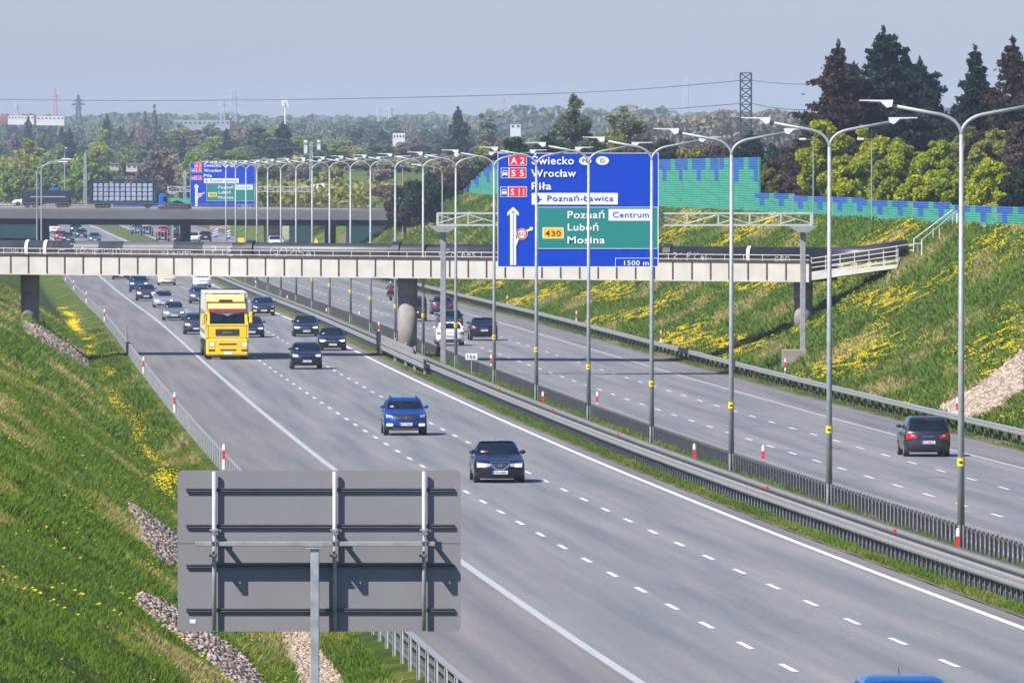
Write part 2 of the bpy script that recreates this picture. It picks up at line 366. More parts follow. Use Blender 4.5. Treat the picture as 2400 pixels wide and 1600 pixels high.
def markings():
    for (o0, w, m, z0) in ((-5.6, .24, LINE2, 0), (5.62, .22, LINE, 0), (23.1, .2, LINE2, RR), (11.85, .2, LINE, RR)):
        tag(grid('road_markings', [o0 - w / 2, o0 + w / 2], zr, lambda O, Z: RZ(Z) + z0 + .013, m), kind='structure')
    V = []; F = []
    for (o0, first, z0, sp) in ((-1.87, 244.6 - 11.87*9, 0, 11.87), (1.87, 211.3 - 11.9*6, 0, 11.9), (15.6, 332.7 - 12.1*12, RR, 12.1), (19.35, 402.2 - 12.1*18, RR, 12.1)):
        Z = first
        while Z < 2200:
            i = len(V)
            for (a, zz) in ((-1, Z - 2), (1, Z - 2), (1, Z + 2), (-1, Z + 2)):
                V.append((float(C(zz)) + o0 + a * .075, zz, float(RZ(zz)) + z0 + .013))
            F.append((i, i + 1, i + 2, i + 3)); Z += sp
    tag(fast_mesh('road_markings', V, F, LINE), kind='structure')
markings()
# ================================================================ BARRIERS
def beam(mb, off, z0, Zs, side, base, h=.31, d=.025):
    """W-beam swept along the road; side = +1 when its ridges face larger offsets"""
    prof = [(0, 0), (d, .05), (d, .10), (.015, .145), (.015, .165), (d, .21), (d, .26), (0, h)]
    back = [(q[0] - .012, q[1]) for q in prof[::-1]]
    pr = prof + back; n = len(pr); V = []; F = []
    for Z in Zs:
        cx = float(C(Z)); rz = float(RZ(Z)) + base + z0
        for a, b in pr: V.append((cx + off + side * a, Z, rz + b))
    for i in range(len(Zs) - 1):
        for k in range(n): j = (k + 1) % n; F.append((i*n+k, i*n+j, i*n+n+j, i*n+n+k))
    mb.add(V, F)
def cpost(mb, off, Z, base, h, w=.10, l=.10, t=.012):
    """C-profile post"""
    x, y, z = float(C(Z)) + off, Z, float(RZ(Z)) + base
    mb.box((x, y + l / 2, z + h / 2), (w, t, h)); mb.box((x - w / 2, y, z + h / 2), (t, l - 2 * t, h)); mb.box((x + w / 2, y, z + h / 2), (t, l - 2 * t, h))
def barrier(name, label, o_beams, o_post, base, Z0, Z1, sp, ph=.62, top=.75, postw=.1, tops=None, rail=None, matb=None, gaps=None, group=None, pm=None, low=None, l=.10):
    mid = P((o_post), Z0, base); t = thing(name, label, 'crash barrier', mid, group=group)
    Zs = list(np.arange(Z0, Z1 + 1, 4.0))
    for (ob, side) in o_beams:
        mb = MB(); beam(mb, ob, top - .31, Zs, side, base); mb.build('guard_beam', matb or GALV2, t, org=mid)
    if low is not None: mb = MB(); beam(mb, low, .06, Zs, 1, base); mb.build('lower_beam', matb or GALV2, t, org=mid)
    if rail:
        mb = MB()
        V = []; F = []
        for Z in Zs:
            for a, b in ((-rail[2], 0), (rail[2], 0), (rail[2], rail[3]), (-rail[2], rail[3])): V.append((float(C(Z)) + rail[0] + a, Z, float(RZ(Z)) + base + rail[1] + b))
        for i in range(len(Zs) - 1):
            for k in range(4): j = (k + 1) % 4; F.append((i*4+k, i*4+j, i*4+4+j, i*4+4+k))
        mb.add(V, F).build('top_rail' if len(rail) < 5 else 'gap_shade_strip', GALV2 if len(rail) < 5 else rail[4], t, org=mid)
    pz = np.arange(Z0 + .5, Z1, sp); rest = MB()
    for i, Z in enumerate(pz):
        if i < 100:
            q = MB(); cpost(q, o_post, float(Z), base - .1, ph + .1, postw, l); q.build('post', pm or POSTM, t, org=mid)
        else: cpost(rest, o_post, float(Z), base - .1, ph + .1, postw, l)
    if rest.v: tag(rest.build('post_row', pm or POSTM, t, org=mid), kind='stuff')
    return t
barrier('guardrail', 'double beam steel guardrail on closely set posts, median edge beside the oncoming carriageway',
        [(7.02, -1), (7.92, 1)], 7.16, 0.0, 238, 1180, 1.33, ph=.66, postw=.09, rail=(7.5, .56, .03, .12, mat('gap_shade_dark', (.05,.045,.045), .8)))  # dark strip added between the beams; its colour holds the gap's shade
barrier('guardrail', 'slatted looking grey steel barrier with thin top rail, median edge of the departing carriageway',
        [(10.95, 1)], 10.75, -.22, 262, 1180, 1.33, ph=.74, postw=.11, rail=(10.75, .78, .05, .05))
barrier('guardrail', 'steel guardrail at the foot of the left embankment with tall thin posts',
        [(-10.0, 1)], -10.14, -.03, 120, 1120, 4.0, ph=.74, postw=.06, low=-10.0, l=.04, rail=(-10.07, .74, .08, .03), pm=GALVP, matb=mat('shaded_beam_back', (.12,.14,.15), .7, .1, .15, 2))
barrier('guardrail', 'long steel guardrail at the foot of the yellow flowering right slope',
        [(26.75, -1)], 26.95, -.28, 395, 1250, 4.0, ph=.72, postw=.16, pm=mat('dark_rail_post', (.12,.12,.13), .7, .1, .15, 2), top=.82, rail=(26.85, .74, .11, .03))
# the raised beams that guard the middle pier
mid = P(6.7, 600, 0); t = thing('pier_guardrail', 'stacked three-beam guardrail section in front of the middle bridge pier', 'crash barrier', mid)
for zb in (.44, .80, 1.12):
    Zs = list(np.arange(575 if zb < .9 else 590, 650, 3.0)); mb = MB(); beam(mb, 6.62, zb, Zs, -1, 0); mb.build('guard_beam', GALV2, t, org=mid)
for Z in (577, 591, 604, 620, 648):
    mb = MB(); x, y, z = P(6.78, Z); mb.rbox((x, y, z + (.78 if Z > 580 else .55)), (.18, .3, 1.5 if Z > 580 else 1.1)); mb.build('post', POSTM, t, org=mid)
# tall post on the left rail
(px, pl), _o = (hit(290, 808)), 0
t = thing('marker_post', 'tall dark steel post standing at the left guardrail', 'post', px)
MB().rbox((0, 0, .9), (.13, .13, 1.8)).build('post', POSTM, t); MB().rbox((.15, 0, 1.05), (.3, .05, .12)).build('bracket', POSTM, t)

# ================================================================ DELINEATORS
def delineator_proto(label, group):
    t = thing('delineator_post', label, 'delineator', (0, 0, 0), 0, group)
    MB().rbox((0, 0, .45), (.12, .07, .95), .02).build('post', WHITEP, t)
    mb = MB(); mb.box((0, 0, .58), (.126, .077, .34), ry=0); mb.build('red_band', REDP, t)
    MB().rbox((0, 0, .955), (.10, .06, .07), .02).build('cap', WHITEP, t)
    return t
first = None
def put_delineators(pts, what, h0=0.):
    global first
    for i, (xd, yd, fx) in enumerate(pts):
        p, o = hit(xd, yd)
        lab = '%s red and white post %s, from the camera' % (ORD[i], what)
        if first is None: first = delineator_proto(lab, what); first.location = (p[0], p[1], p[2] + h0 + fx)
        else: dup(first, (p[0], p[1], p[2] + h0 + fx), hd(p[1]), lab, 'red and white posts ' + what)
put_delineators([(2201,1290,0),(1595,1075,0),(1247,943,0),(1022,852,0),(870,772,.1),(750,735,0),(660,703,0),(587,665,.0)], 'in the median grass by the lamp posts')
put_delineators([(1753,1078,0),(1372,942,0),(1128,850,0),(825,742,0)], 'along the slatted median barrier')
put_delineators([(2199,962,0),(1804,860,0),(1518,790,0),(1324,742,0),(1165,704,0)], 'behind the right guardrail')
def rail_delin():
    for i, (xd, yd) in enumerate([(556,1095),(427,960),(348,868),(247,746),(213,702),(189,672),(166,650)]):
        # stand on the road side of the left rail
        lo = None
        for Z in np.arange(200, 1400, .5):
            x, y, z = P(-10.25, Z); yy = (HZ + (CAMZ - z) * FPX / Z) / 1.0204
            if yy <= yd: lo = (x, y, z); break
        dup(first, (lo[0], lo[1], lo[2] + .28), hd(lo[1]), '%s red and white post on the left guardrail, from the camera' % ORD[i], 'red and white posts on the left guardrail')
rail_delin()

# ================================================================ LAMP POSTS
LAMPG = mat('lamp_post_grey', (.36,.38,.37), .55, .3, .14, 3)
LAMPH = mat('lamp_head_white', (.72,.73,.72), .4, 0, .05, 4)
def lamp_proto():
    t = thing('street_lamp', 'x', 'street lamp')
    MB().tube([(0,0,0),(0,0,6),(0,0,12.55)], .115, 10, r2=.065).build('pole', LAMPG, t, sm=True)
    MB().rbox((0, 0, .5), (.2, .2, 1.0), .03).build('base', LAMPG, t)
    mb = MB().use(YELP); mb.cyl((0, 0, 2.85), .118, .24, 12); mb.use(BLACKP); mb.box((-.02, -.120, 2.85), (.10, .01, .06)); mb.build('number_plate', None, t)
    for s, L in ((-1, 1.0), (1, 1.0)):
        pts = [(0, 0, 12.4)] + [(s * (.9 - .9 * cos(a)), 0, 12.55 + .62 * sin(a)) for a in np.linspace(.08, 1.25, 7)] + [(s * 2.15, 0, 13.42)]
        a = MB().tube(pts, .055, 8); a.build('arm', LAMPG, t, sm=True)
        h = MB().prism([(s*2.08, 13.38), (s*2.22, 13.34), (s*2.42, 13.525), (s*3.02, 13.545), (s*3.02, 13.575), (s*2.04, 13.575)][::s], -.15, .15)
        h.build('lamp_head', LAMPH, t)
        MB().rbox((s * 2.6, 0, 13.52), (.3, .2, .03), .02).build('lens', mat('lamp_lens', (.6,.62,.6), .15), t)
    return t
lamp0 = lamp_proto()
LP = [(2208,1280),(1905,1175),(1680,1098),(1497,1030),(1352,978),(1232,925),(1135,887),(1047,852)]
xs = [972,908,851,805,757,717,680,645,615,590,565,541,519]
Zl = []
for xd, yd in LP:
    Zb = None
    for Z in np.arange(240, 900, .25):
        if (HZ + (CAMZ - (RZ(Z) - .05)) * FPX / Z) / 1.0204 <= yd: Zb = Z; break
    Zl.append((float(Zb), xd))
for xd in xs:       # farther poles: distance from the column of the photograph, they stand on the same line
    for Z in np.arange(500, 2200, .5):
        if ((C(Z) + 9.25) * FPX / Z + 1200) / 1.0204 <= xd: Zl.append((float(Z), xd)); break
print('lamps', [(round(a), b) for a, b in Zl])
for i, (Z, xd) in enumerate(Zl):
    loc = (float((xd * 1.0204 - 1200) * Z / FPX), Z, float(RZ(Z)) - .08)
    lab = '%s double-armed grey street lamp in the median, from the camera' % ORD[i]
    if i == 0: lamp0.location = loc; lamp0.rotation_euler.z = hd(Z); tag(lamp0, lab, 'street lamp', 'double-armed lamps along the median'); L0 = lamp0
    else: dup(L0, loc, hd(Z), lab, 'double-armed lamps along the median')

# ================================================================ PIPE BRIDGE
BEIGE = mat('beige_cladding', (.54,.51,.45), .6, 0, .10, .9)
BROWN = mat('brown_seam', (.075,.05,.035), .8, 0, .2, 3)
PIPEM = mat('black_pipe_jacket', (.035,.036,.045), .42, 0, .35, .8, .15)
WRAIL = mat('pale_rail', (.60,.58,.54), .55, 0, .08, 3)
GRAF = mat('white_spray_paint', (.72,.72,.72), .6)
BR0 = np.array([-40.5, 643.6]); BR1 = np.array([19.45, 628.0])          # near face line, left and right end
bdir = (BR1 - BR0) / np.linalg.norm(BR1 - BR0); BL = float(np.linalg.norm(BR1 - BR0)); brz = math.atan2(bdir[1], bdir[0])
zb0, zb1 = CAMZ - 9.86, CAMZ - 10.19      # underside left / right
bridge = thing('pipe_bridge', 'long beige clad footbridge carrying a black pipe across the motorway', 'bridge', (BR0[0], BR0[1], zb0), brz)
slope = (zb1 - zb0) / BL
def bz(u): return slope * u
H = 1.28
g = MB().use(BEIGE)
seams = [] ; u = .9
while u < BL: seams.append(u); u += 1.265
V = [(0,0,bz(0)),(BL,0,bz(BL)),(BL,0,bz(BL)+H),(0,0,H),(0,8,0),(BL,8,bz(BL)),(BL,8,bz(BL)+H),(0,8,H)]
g.add(V, [(0,1,2,3),(5,4,7,6),(0,4,5,1),(3,2,6,7),(0,3,7,4),(1,5,6,2)])
g.use(BROWN)
for s_ in seams: g.box((s_ + rnd.uniform(-.03, .03), -.02, bz(s_) + H / 2 + .05), (.085, .045, H - .12))
g.box((BL/2, -.03, bz(BL/2) + H + .045), (BL, .10, .10), ry=-math.atan(slope))
g.build('girder', None, bridge)
r = MB()
for hh in (.17, .47): r.tube([(0, -.05, bz(0) + H + hh), (BL, -.05, bz(BL) + H + hh)], .028, 6)
for k in range(int(BL / 1.27) + 1): r.tube([(k * 1.27 + .4, -.05, bz(k*1.27) + H + .05), (k * 1.27 + .4, -.05, bz(k*1.27) + H + .5)], .022, 6)
r.build('railing', WRAIL, bridge)
PR = .56; pzc = 1.28 + .42
pp = MB().tube([(0, 1.5, bz(0) + pzc), (BL + 1, 1.5, bz(BL) + pzc)], PR, 28); pipe = pp.build('pipe', PIPEM, bridge, sm=True)
for u in (17.2+6.3, 33.6, 52.1): MB().tube([(u - .25, 1.5, bz(u) + pzc), (u + .25, 1.5, bz(u) + pzc)], PR + .14, 28).build('pipe_collar', BLACKP, pipe)
pa = MB()
for u, w in ((12.2, 1.7), (21.3, 2.0), (16.5, 3.5)): pa.tube([(u - w/2, 1.5, bz(u) + pzc), (u + w/2, 1.5, bz(u) + pzc)], PR + .012, 28, cap=False)
pa.build('pipe_patch', mat('grey_pipe_patch', (.10,.10,.11), .5), pipe, sm=True)
wb = MB()
for u in (8.0, 9.3, 57.6): wb.tube([(u - .11, 1.5, bz(u) + pzc), (u + .11, 1.5, bz(u) + pzc)], PR + .06, 24)
wb.build('white_pipe_strap', mat('white_strap', (.66,.63,.6), .6), pipe)
# graffiti: strokes that lie on the pipe
def graf(strokes, u0, sc_, zc=0.):
    mb = MB()
    for st in strokes:
        pts = []
        for a, b in st:
            ang = (b * sc_ + zc) / PR; pts.append((u0 + a * sc_, 1.5 - (PR + .014) * cos(ang), bz(u0) + pzc + (PR + .014) * sin(ang)))
        mb.tube(pts, .017, 4)
    return mb
def arc_(cx, cy_, rx, ry, a0, a1, n=9): return [(cx + rx * cos(radians(a0 + (a1 - a0) * i / n)), cy_ + ry * sin(radians(a0 + (a1 - a0) * i / n))) for i in range(n + 1)]
GL = {'M': [[(0,0),(.15,1),(.4,.35),(.7,1),(.8,0)]], 'A': [[(0,0),(.45,1),(.7,0)],[(.1,.35),(.65,.4)]], 'P': [[(.1,0),(.2,1)],[(.2,1)]+arc_(.3,.72,.4,.26,90,-90)],
      'R': [[(.1,0),(.15,1)],arc_(.2,.72,.4,.28,100,-90),[(.2,.45),(.7,0)]], 'I': [[(.2,0),(.25,1)]], 'E': [arc_(.4,.75,.35,.25,60,270),arc_(.4,.25,.4,.27,90,310)],
      'G': [arc_(.45,.5,.42,.5,50,330),[(.8,.35),(.45,.4)]], 'O': [arc_(.45,.5,.38,.46,0,360,14)], 'S': [arc_(.4,.74,.3,.25,30,270)+arc_(.4,.25,.32,.26,90,-140)],
      'g': [arc_(.3,.35,.25,.3,0,360),[(.56,.6),(.5,-.3),(.1,-.35)]], 'y': [[(0,.7),(.25,.15)],[(.55,.8),(.05,-.35)]], 'n': [[(.05,0),(.1,.6)],arc_(.32,.3,.22,.3,160,0)+[(.55,0)]],
      'o': [arc_(.3,.3,.25,.28,0,360,12)], 'a': [arc_(.28,.28,.24,.27,30,360)+[(.6,0)]], 'm': [[(0,0),(.1,.5),(.25,.1),(.4,.5),(.55,.1),(.7,.5),(.85,.05)]], 'u': [[(0,.5),(.12,.05),(.4,.05),(.5,.5),(.6,0)]],
      'd': [arc_(.25,.25,.22,.25,0,360),[(.48,0),(.55,1)]], 'e': [[(.05,.28),(.5,.3)]+arc_(.28,.28,.23,.25,10,320)], 's': [arc_(.25,.42,.2,.15,30,270)+arc_(.25,.14,.2,.14,90,-130)], 'r': [[(.05,0),(.1,.5)],arc_(.25,.3,.15,.2,170,60)], 'F': [[(0,0),(.1,1),(.6,1)],[(.05,.55),(.5,.55)]], 'K': [[(0,0),(.1,1)],[(.6,1),(.1,.45),(.6,0)]], ' ': []}
def word(w, u0, sc_, zc):
    st = []; x = 0
    for ch in w:
        for s_ in GL[ch]: st.append([(x + a + .12 * b, b) for a, b in s_])
        x += .95 if ch.isupper() else (.55 if ch == ' ' else .72)
    return graf(st, u0, sc_, zc)
uo = lambda xd: (float(((xd * 1.0204 - 1200) * 640 / FPX)) - BR0[0]) / bdir[0]
gm = MB()
for w, xd, sc_, zc in (('MAP', 100, .68, -.30), ('gyonamnuum', 172, .58, -.28), ('Marennnum', 345, .50, -.40), ('RIE', 474, .62, -.34), ('GORSe', 612, .66, -.42), ('sTaydes' .replace('T', 'F'), 1000, .5, -.3), ('RIFKem', 1530, .5, -.36), ('aon', 1760, .5, -.36), ('mua', 2, .4, -.2)):
    q = word(w, uo(xd), sc_, zc); gm.add(q.v, q.f)
gm.build('graffiti', GRAF, pipe)
# sloping end of the crossing on the right embankment
rp = MB().use(BEIGE)
EL = 5.9
rp.prism([(0, .10), (EL, .95), (EL, 1.2), (0, .62)], .1, 5.1)
rp.build('ramp', None, bridge).location = (BL, 0, slope * BL)
rl = MB()
def rz_(u): return .62 + (1.2 - .62) * u / EL
for yy in (.15, 5.0):
    for hh in (.12, .42, .72, 1.02): rl.tube([(0.1, yy, .62 + hh - .1), (EL, yy, 1.2 + hh + .15)], .03, 6)
    for k in range(7): uu = .1 + k * (EL - .1) / 6; rl.tube([(uu, yy, rz_(uu) - .05), (uu, yy, rz_(uu) + 1.02)], .03, 6)
for yy in (1.0, 2.6): rl.tube([(EL, yy, 1.3), (EL + 1.1, yy, 1.6), (EL + 1.1, yy, 2.55), (EL - .3, yy, 2.35), (EL - .3, yy, 1.2)], .03, 6)
q = rl.build('ramp_railing', WRAIL, bridge); q.location = (BL, 0, slope * BL)
en = MB().use(BROWN); en.box((BL + .02, 4, bz(BL) + .65), (.1, 8, 1.3)); en.build('end_frame', None, bridge)
dp = MB().tube([(BL + 1, 1.5, bz(BL) + pzc), (BL + 3.2, 1.6, bz(BL) + pzc + .12), (BL + 6.2, 1.8, bz(BL) + pzc + .55)], PR * .97, 20); dp.build('pipe', PIPEM, bridge, sm=True)
# piers
for nm, (xd, yb, r_, Zp, lab) in enumerate(((69, 745, .64, 644.2, 'left'), (936, 830, .66, 637.0, 'middle'), (1845, 775, .63, 630.2, 'right'))):
    X = (xd * 1.0204 - 1200) * Zp / FPX; off_ = X - float(C(Zp)); gz = ground(off_, Zp) - .4
    u = (X - BR0[0]) / bdir[0]; top = zb0 + slope * u + .01
    pc = MB(); pc.tube([(X, Zp, gz), (X, Zp, top - 1.25)], r_ * .96, 26); pc.tube([(X, Zp, top - 1.25), (X, Zp, top)], r_, 26)
    o = pc.build('bridge_pier', CONC, None, sm=False, org=(X, Zp, gz)); o.location = (X, Zp, gz)
    tag(o, 'round brown-grey concrete pier %s' % ('on the left grass slope under the bridge', 'standing in the median behind the stacked guardrail', 'on the right grass slope under the bridge end')[nm], 'bridge pier', 'round piers of the pipe bridge')
    for p_ in o.data.polygons: p_.use_smooth = len(p_.vertices) == 4
# stair rail climbing the slope at the bridge end
p0 = hit(2099, 585)[0]; t = thing('stair_handrail', 'white tubular stair handrail climbing the right embankment above the bridge', 'handrail', p0)
def WL(xd, yd, Z): q = W(xd, yd, Z); return q
mb = MB()
for dx in (0, 1.0):
    a2 = hit(2099 + dx * 18, 585 + dx * 4)[0]; b2 = hit(2188 + dx * 10, 517 + dx * 2)[0]; a = (a2[0], a2[1], a2[2] + 1.0); b_ = (b2[0], b2[1], b2[2] + .95)
    mb.tube([a2, a, b_, b2], .045, 6); m_ = [(a[i] + b_[i]) / 2 for i in range(3)]; mb.tube([m_, (m_[0], m_[1], m_[2] - .9)], .035, 6)
mb.build('rail', WRAIL, t, org=p0)
# ================================================================ SIGNS
SBLUE = mat('sign_blue', (.0, .046, .44), .6, 0, .05, .7, spec=.15)
SGREEN = mat('sign_green', (.0, .20, .17), .6, 0, .02, 2)
SWHITE = mat('sign_white', (.78,.79,.80), .45, 0, .02, 2)
SRED = mat('sign_red', (.72,.015,.03), .45, 0, .02, 2)
SORANGE = mat('sign_orange', (.90,.50,.01), .45, 0, .02, 2)
SBROWN = mat('sign_brown_letter', (.10,.02,.005), .5)
SBACK = mat('sign_back_grey', (.245,.238,.25), .55, .15, .05, 1.2)
def text_mesh(s_, w, h, bold=0.0):
    """outline of a text scaled to w by h (cap height), as vertices in x/z and faces"""
    cu = bpy.data.curves.new('txt', 'FONT'); cu.body = s_; cu.size = 1; cu.offset = bold; cu.resolution_u = 4; cu.space_character = 1.08
    ob = bpy.data.objects.new('txt', cu); COL.objects.link(ob); bpy.context.view_layer.update()
    me = bpy.data.meshes.new_from_object(ob.evaluated_get(bpy.context.evaluated_depsgraph_get()))
    V = np.array([v.co[:] for v in me.vertices]); F = [tuple(p.vertices) for p in me.polygons]
    bpy.data.objects.remove(ob); bpy.data.curves.remove(cu); bpy.data.meshes.remove(me)
    V[:, 0] -= V[:, 0].min(); capk = .73
    sx = w / max(V[:, 0].max(), 1e-6); sz = h / capk
    return [(float(a * sx), 0., float(b * sz)) for a, b, _ in V], F
def board(root, ox, oz, K=590/22500., full=True):
    """the direction board; K = metres per photograph pixel (2400 px measure) at its distance; x from left, z from the bottom"""
    BW, BH = 377 * K, 267 * K
    kx = BW / 2029.; kz = BH / 1447.                   # measured on an enlargement, origin at (95, 50)
    X = lambda a: ox + (a - 95) * kx
    Zc = lambda b: oz + BH - (b - 50) * kz
    def rect(x0, y0, x1, y1, m, dep, r=0.):
        mb = MB(); a, b, c_, d_ = X(x0), X(x1), Zc(y1), Zc(y0)
        if r:
            rr = r * kx; pts = []
            for (cx_, cz_, a0) in ((b - rr, d_ - rr, 0), (a + rr, d_ - rr, 90), (a + rr, c_ + rr, 180), (b - rr, c_ + rr, 270)):
                for q in range(4): an = radians(a0 + q * 30); pts.append((cx_ + rr * cos(an), cz_ + rr * sin(an)))
            mb.prism(pts, -dep, -dep + .012)
        else: mb.box(((a + b) / 2, -dep + .006, (c_ + d_) / 2), (b - a, .012, d_ - c_))
        return mb.use(m)
    def merge(dst, src, m): dst.use(m); dst.add(src.v, src.f)
    pl = MB(); pl.box((ox + BW / 2, .06, oz + BH / 2), (BW, .08, BH)); panel = pl.build('panel', SBLUE, root)
    fr = MB(); t_ = 6
    for (x0, y0, x1, y1, w_) in ((95,50,2124,1497,7), (598,735,2118,1266,6), (1578,1382,2118,1497,6)):
        for (a, b, c_, d_) in ((x0,y0,x1,y0+w_),(x0,y1-w_,x1,y1),(x0,y0+w_,x0+w_,y1-w_),(x1-w_,y0+w_,x1,y1-w_)): merge(fr, rect(a, b, c_, d_, SWHITE, .018 + (.008 if x0 > 500 else 0)), SWHITE)
    fr.build('border', None, root)
    gp = rect(604, 741, 2112, 1260, SGREEN, .012); gp.mats = []; gp.use(SGREEN); gp.m = [0] * len(gp.f); gp.build('green_panel', None, root)
    wh = MB()
    merge(wh, rect(525, 558, 1610, 705, SWHITE, .02), SWHITE); merge(wh, rect(1494, 762, 2045, 910, SWHITE, .024), SWHITE)
    for cx_, rx in ((1200, 78), (1417, 82)):
        pts = [(X(cx_) + rx * kx * cos(2*pi*i/24), Zc(148) + 55 * kz * sin(2*pi*i/24)) for i in range(24)]; wh.prism(pts, -.02, -.01)
    wh.build('white_field', None, root)
    # route shields
    for (x0, y0, x1, y1) in ((232,76,464,212), (236,236,458,370), (228,476,464,608)):
        sh = MB()
        merge(sh, rect(x0, y0, x1, y1, SWHITE, .018), SWHITE); merge(sh, rect(x0+7, y0+7, x1-7, y1-7, SRED, .024), SRED); sh.build('route_shield', None, root)
    for (x0, y0, x1, y1) in ((136,238,236,370), (128,478,228,608)):
        sh = MB()
        merge(sh, rect(x0, y0, x1, y1, SWHITE, .018), SWHITE); merge(sh, rect(x0+6, y0+6, x1-6, y1-6, SBLUE, .024), SBLUE)
        cx_, cy_ = (x0 + x1) / 2, (y0 + y1) / 2                     # car pictogram
        merge(sh, rect(cx_-32, cy_-4, cx_+32, cy_+26, SWHITE, .03), SWHITE); merge(sh, rect(cx_-24, cy_-32, cx_+24, cy_-24, SWHITE, .03), SWHITE)
        merge(sh, rect(cx_-27, cy_-26, cx_-20, cy_-2, SWHITE, .03), SWHITE); merge(sh, rect(cx_+20, cy_-26, cx_+27, cy_-2, SWHITE, .03), SWHITE)
        merge(sh, rect(cx_-30, cy_+26, cx_-17, cy_+37, SWHITE, .03), SWHITE); merge(sh, rect(cx_+17, cy_+26, cx_+30, cy_+37, SWHITE, .03), SWHITE); sh.build('car_symbol', None, root)
    sh = MB()
    merge(sh, rect(662, 995, 928, 1136, SWHITE, .018, 14), SWHITE); merge(sh, rect(672, 1004, 918, 1127, SORANGE, .024, 12), SORANGE)
    sh.use(SORANGE)
    for i in range(22):
        for yy in (997, 1134): merge(sh, rect(668 + i*12, yy-4, 673 + i*12, yy+4, SORANGE, .022), SORANGE)
    sh.build('route_shield', None, root)
    # arrows
    ar = MB().use(SWHITE)
    def pr(pts, dep=.024): ar.prism([(X(a), Zc(b)) for a, b in pts], -dep, -dep + .01)
    pr([(252,1472),(252,820),(288,800),(288,1472)]); pr([(296,1472),(296,800),(328,820),(328,1150),(352,1120),(366,1140),(328,1230),(328,1472)])
    pr([(290,732),(362,806),(362,852),(326,815),(292,785),(252,818),(218,850),(218,806)], .030)
    pr([(455,1030),(505,1005),(498,985),(545,998),(530,1038),(514,1030),(465,1052)])
    ar.build('arrow', None, root)
    li = MB()
    for rr, m, dp in ((72, SWHITE, .032), (68, SRED, .036), (50, SWHITE, .040)):
        li.use(m); li.prism([(X(403) + rr * kx * cos(2*pi*i/24), Zc(1078) + rr * kx * sin(2*pi*i/24)) for i in range(24)], -dp, -dp + .008)
    li.build('speed_limit_disc', None, root)
    pn = MB().use(SBLUE)                                            # aeroplane
    for pts in ([(560,640),(650,632),(658,642),(650,648),(560,646)], [(596,632),(603,588),(612,588),(628,632)], [(596,648),(605,684),(614,684),(628,648)], [(566,640),(560,620),(568,620),(582,640)]):
        pn.prism([(X(a), Zc(b)) for a, b in pts], -.032, -.022)
    pn.build('aeroplane_symbol', None, root)
    def tx(s_, x0, x1, yb, hh, m, bold=.016, dp=.046):
        v, f = text_mesh(s_, (x1 - x0) * kx, hh * kz, bold); T = MB().use(m); T.add([(X(x0) + a, -dp, Zc(yb) + c_) for a, b, c_ in v], f).build('lettering', None, root)
    tx('Świecko', 522, 1056, 194, 102, SWHITE); tx('Wrocław', 518, 1084, 352, 96, SWHITE); tx('Piła', 524, 774, 514, 96, SWHITE)
    tx('Poznań-Ławica', 720, 1553, 660, 74, SBLUE, .004); tx('Poznań', 976, 1443, 878, 94, SWHITE); tx('Luboń', 978, 1366, 1034, 92, SWHITE)
    tx('Mosina', 976, 1447, 1196, 92, SWHITE); tx('Centrum', 1546, 2000, 868, 76, SBLUE, .004); tx('1500 m', 1690, 2000, 1474, 62, SWHITE, .01)
    tx('A 2', 262, 432, 186, 82, SWHITE); tx('S 5', 270, 426, 346, 82, SWHITE); tx('S 11', 262, 430, 584, 82, SWHITE); tx('PL', 1162, 1242, 172, 54, BLACKP, .0)
    tx('D', 1390, 1440, 172, 54, BLACKP, .0); tx('430', 694, 890, 1104, 72, SBROWN, .006); tx('60', 358, 446, 1104, 56, BLACKP, .0)
    return BW, BH
def gantry(name, label, Z, x0d, ybd, labelg, left_post, right_post, tr0, tr1, yt0, yt1):
    """board with its left bottom corner at (x0d, ybd); posts and truss given by photograph columns"""
    K = 590 / FPX; o = W(x0d, ybd, Z); g0 = W(left_post, 700, Z); offl = g0[0] - float(C(Z))
    base = (g0[0], Z, ground(offl, Z)); t = thing('gantry', labelg, 'sign gantry', base)
    def q(xd, yd): p = W(xd, yd, Z); return (p[0], p[2])
    mb = MB()
    (xa, zt), (xb, zbm) = q(tr0, yt0), q(tr1, yt1)
    for yy in (0, 1.1):
        for zz in (zt - .05, zbm + .05): mb.box(((xa + xb) / 2, Z + yy, zz), (xb - xa, .10, .10))
        n = max(4, int(round((xb - xa) / 1.9))); st = (xb - xa) / n
        for k in range(n + 1): mb.box((xa + k * st + (.05 if k == 0 else -.05 if k == n else 0), Z + yy, (zt + zbm) / 2), (.07 if k % 6 else .14, .09, zt - zbm - .20))
        for k in range(n):
            a = (xa + k * st, Z + yy, zt - .14 if k % 2 else zbm + .14); b_ = (xa + (k + 1) * st, Z + yy, zbm + .14 if k % 2 else zt - .14); mb.tube([a, b_], .03, 5)
            a = (xa + k * st, Z + yy, zbm + .14 if k % 2 else zt - .14); b_ = (xa + (k + .5) * st, Z + yy, (zbm + zt) / 2); mb.tube([a, b_], .02, 5)
    mb.build('truss', GALVP, t, org=base)
    for pxd in (left_post, right_post):
        if pxd is None: continue
        p = q(pxd, 600)[0]; gz = ground(p - float(C(Z)), Z) - .3
        m2 = MB(); m2.rbox((p, Z + .55, (gz + zbm) / 2 - .15), (.34, .34, zbm - gz - .5)); m2.prism([(p - .9, zbm), (p + .9, zbm), (p + .35, zbm - .38), (p - .35, zbm - .38)], Z - .05, Z + 1.2)
        m2.build('post', GALV2, t, org=base)
        if pxd == right_post: MB().rbox((p - .55, Z + .3, gz + .35), (1.5, 1.5, 1.1)).build('foundation_block', CONC, t, org=base)
    s = thing('direction_sign', label, 'road sign', (o[0], Z - .30, o[2]))
    board(s, 0, 0, K)
    return t
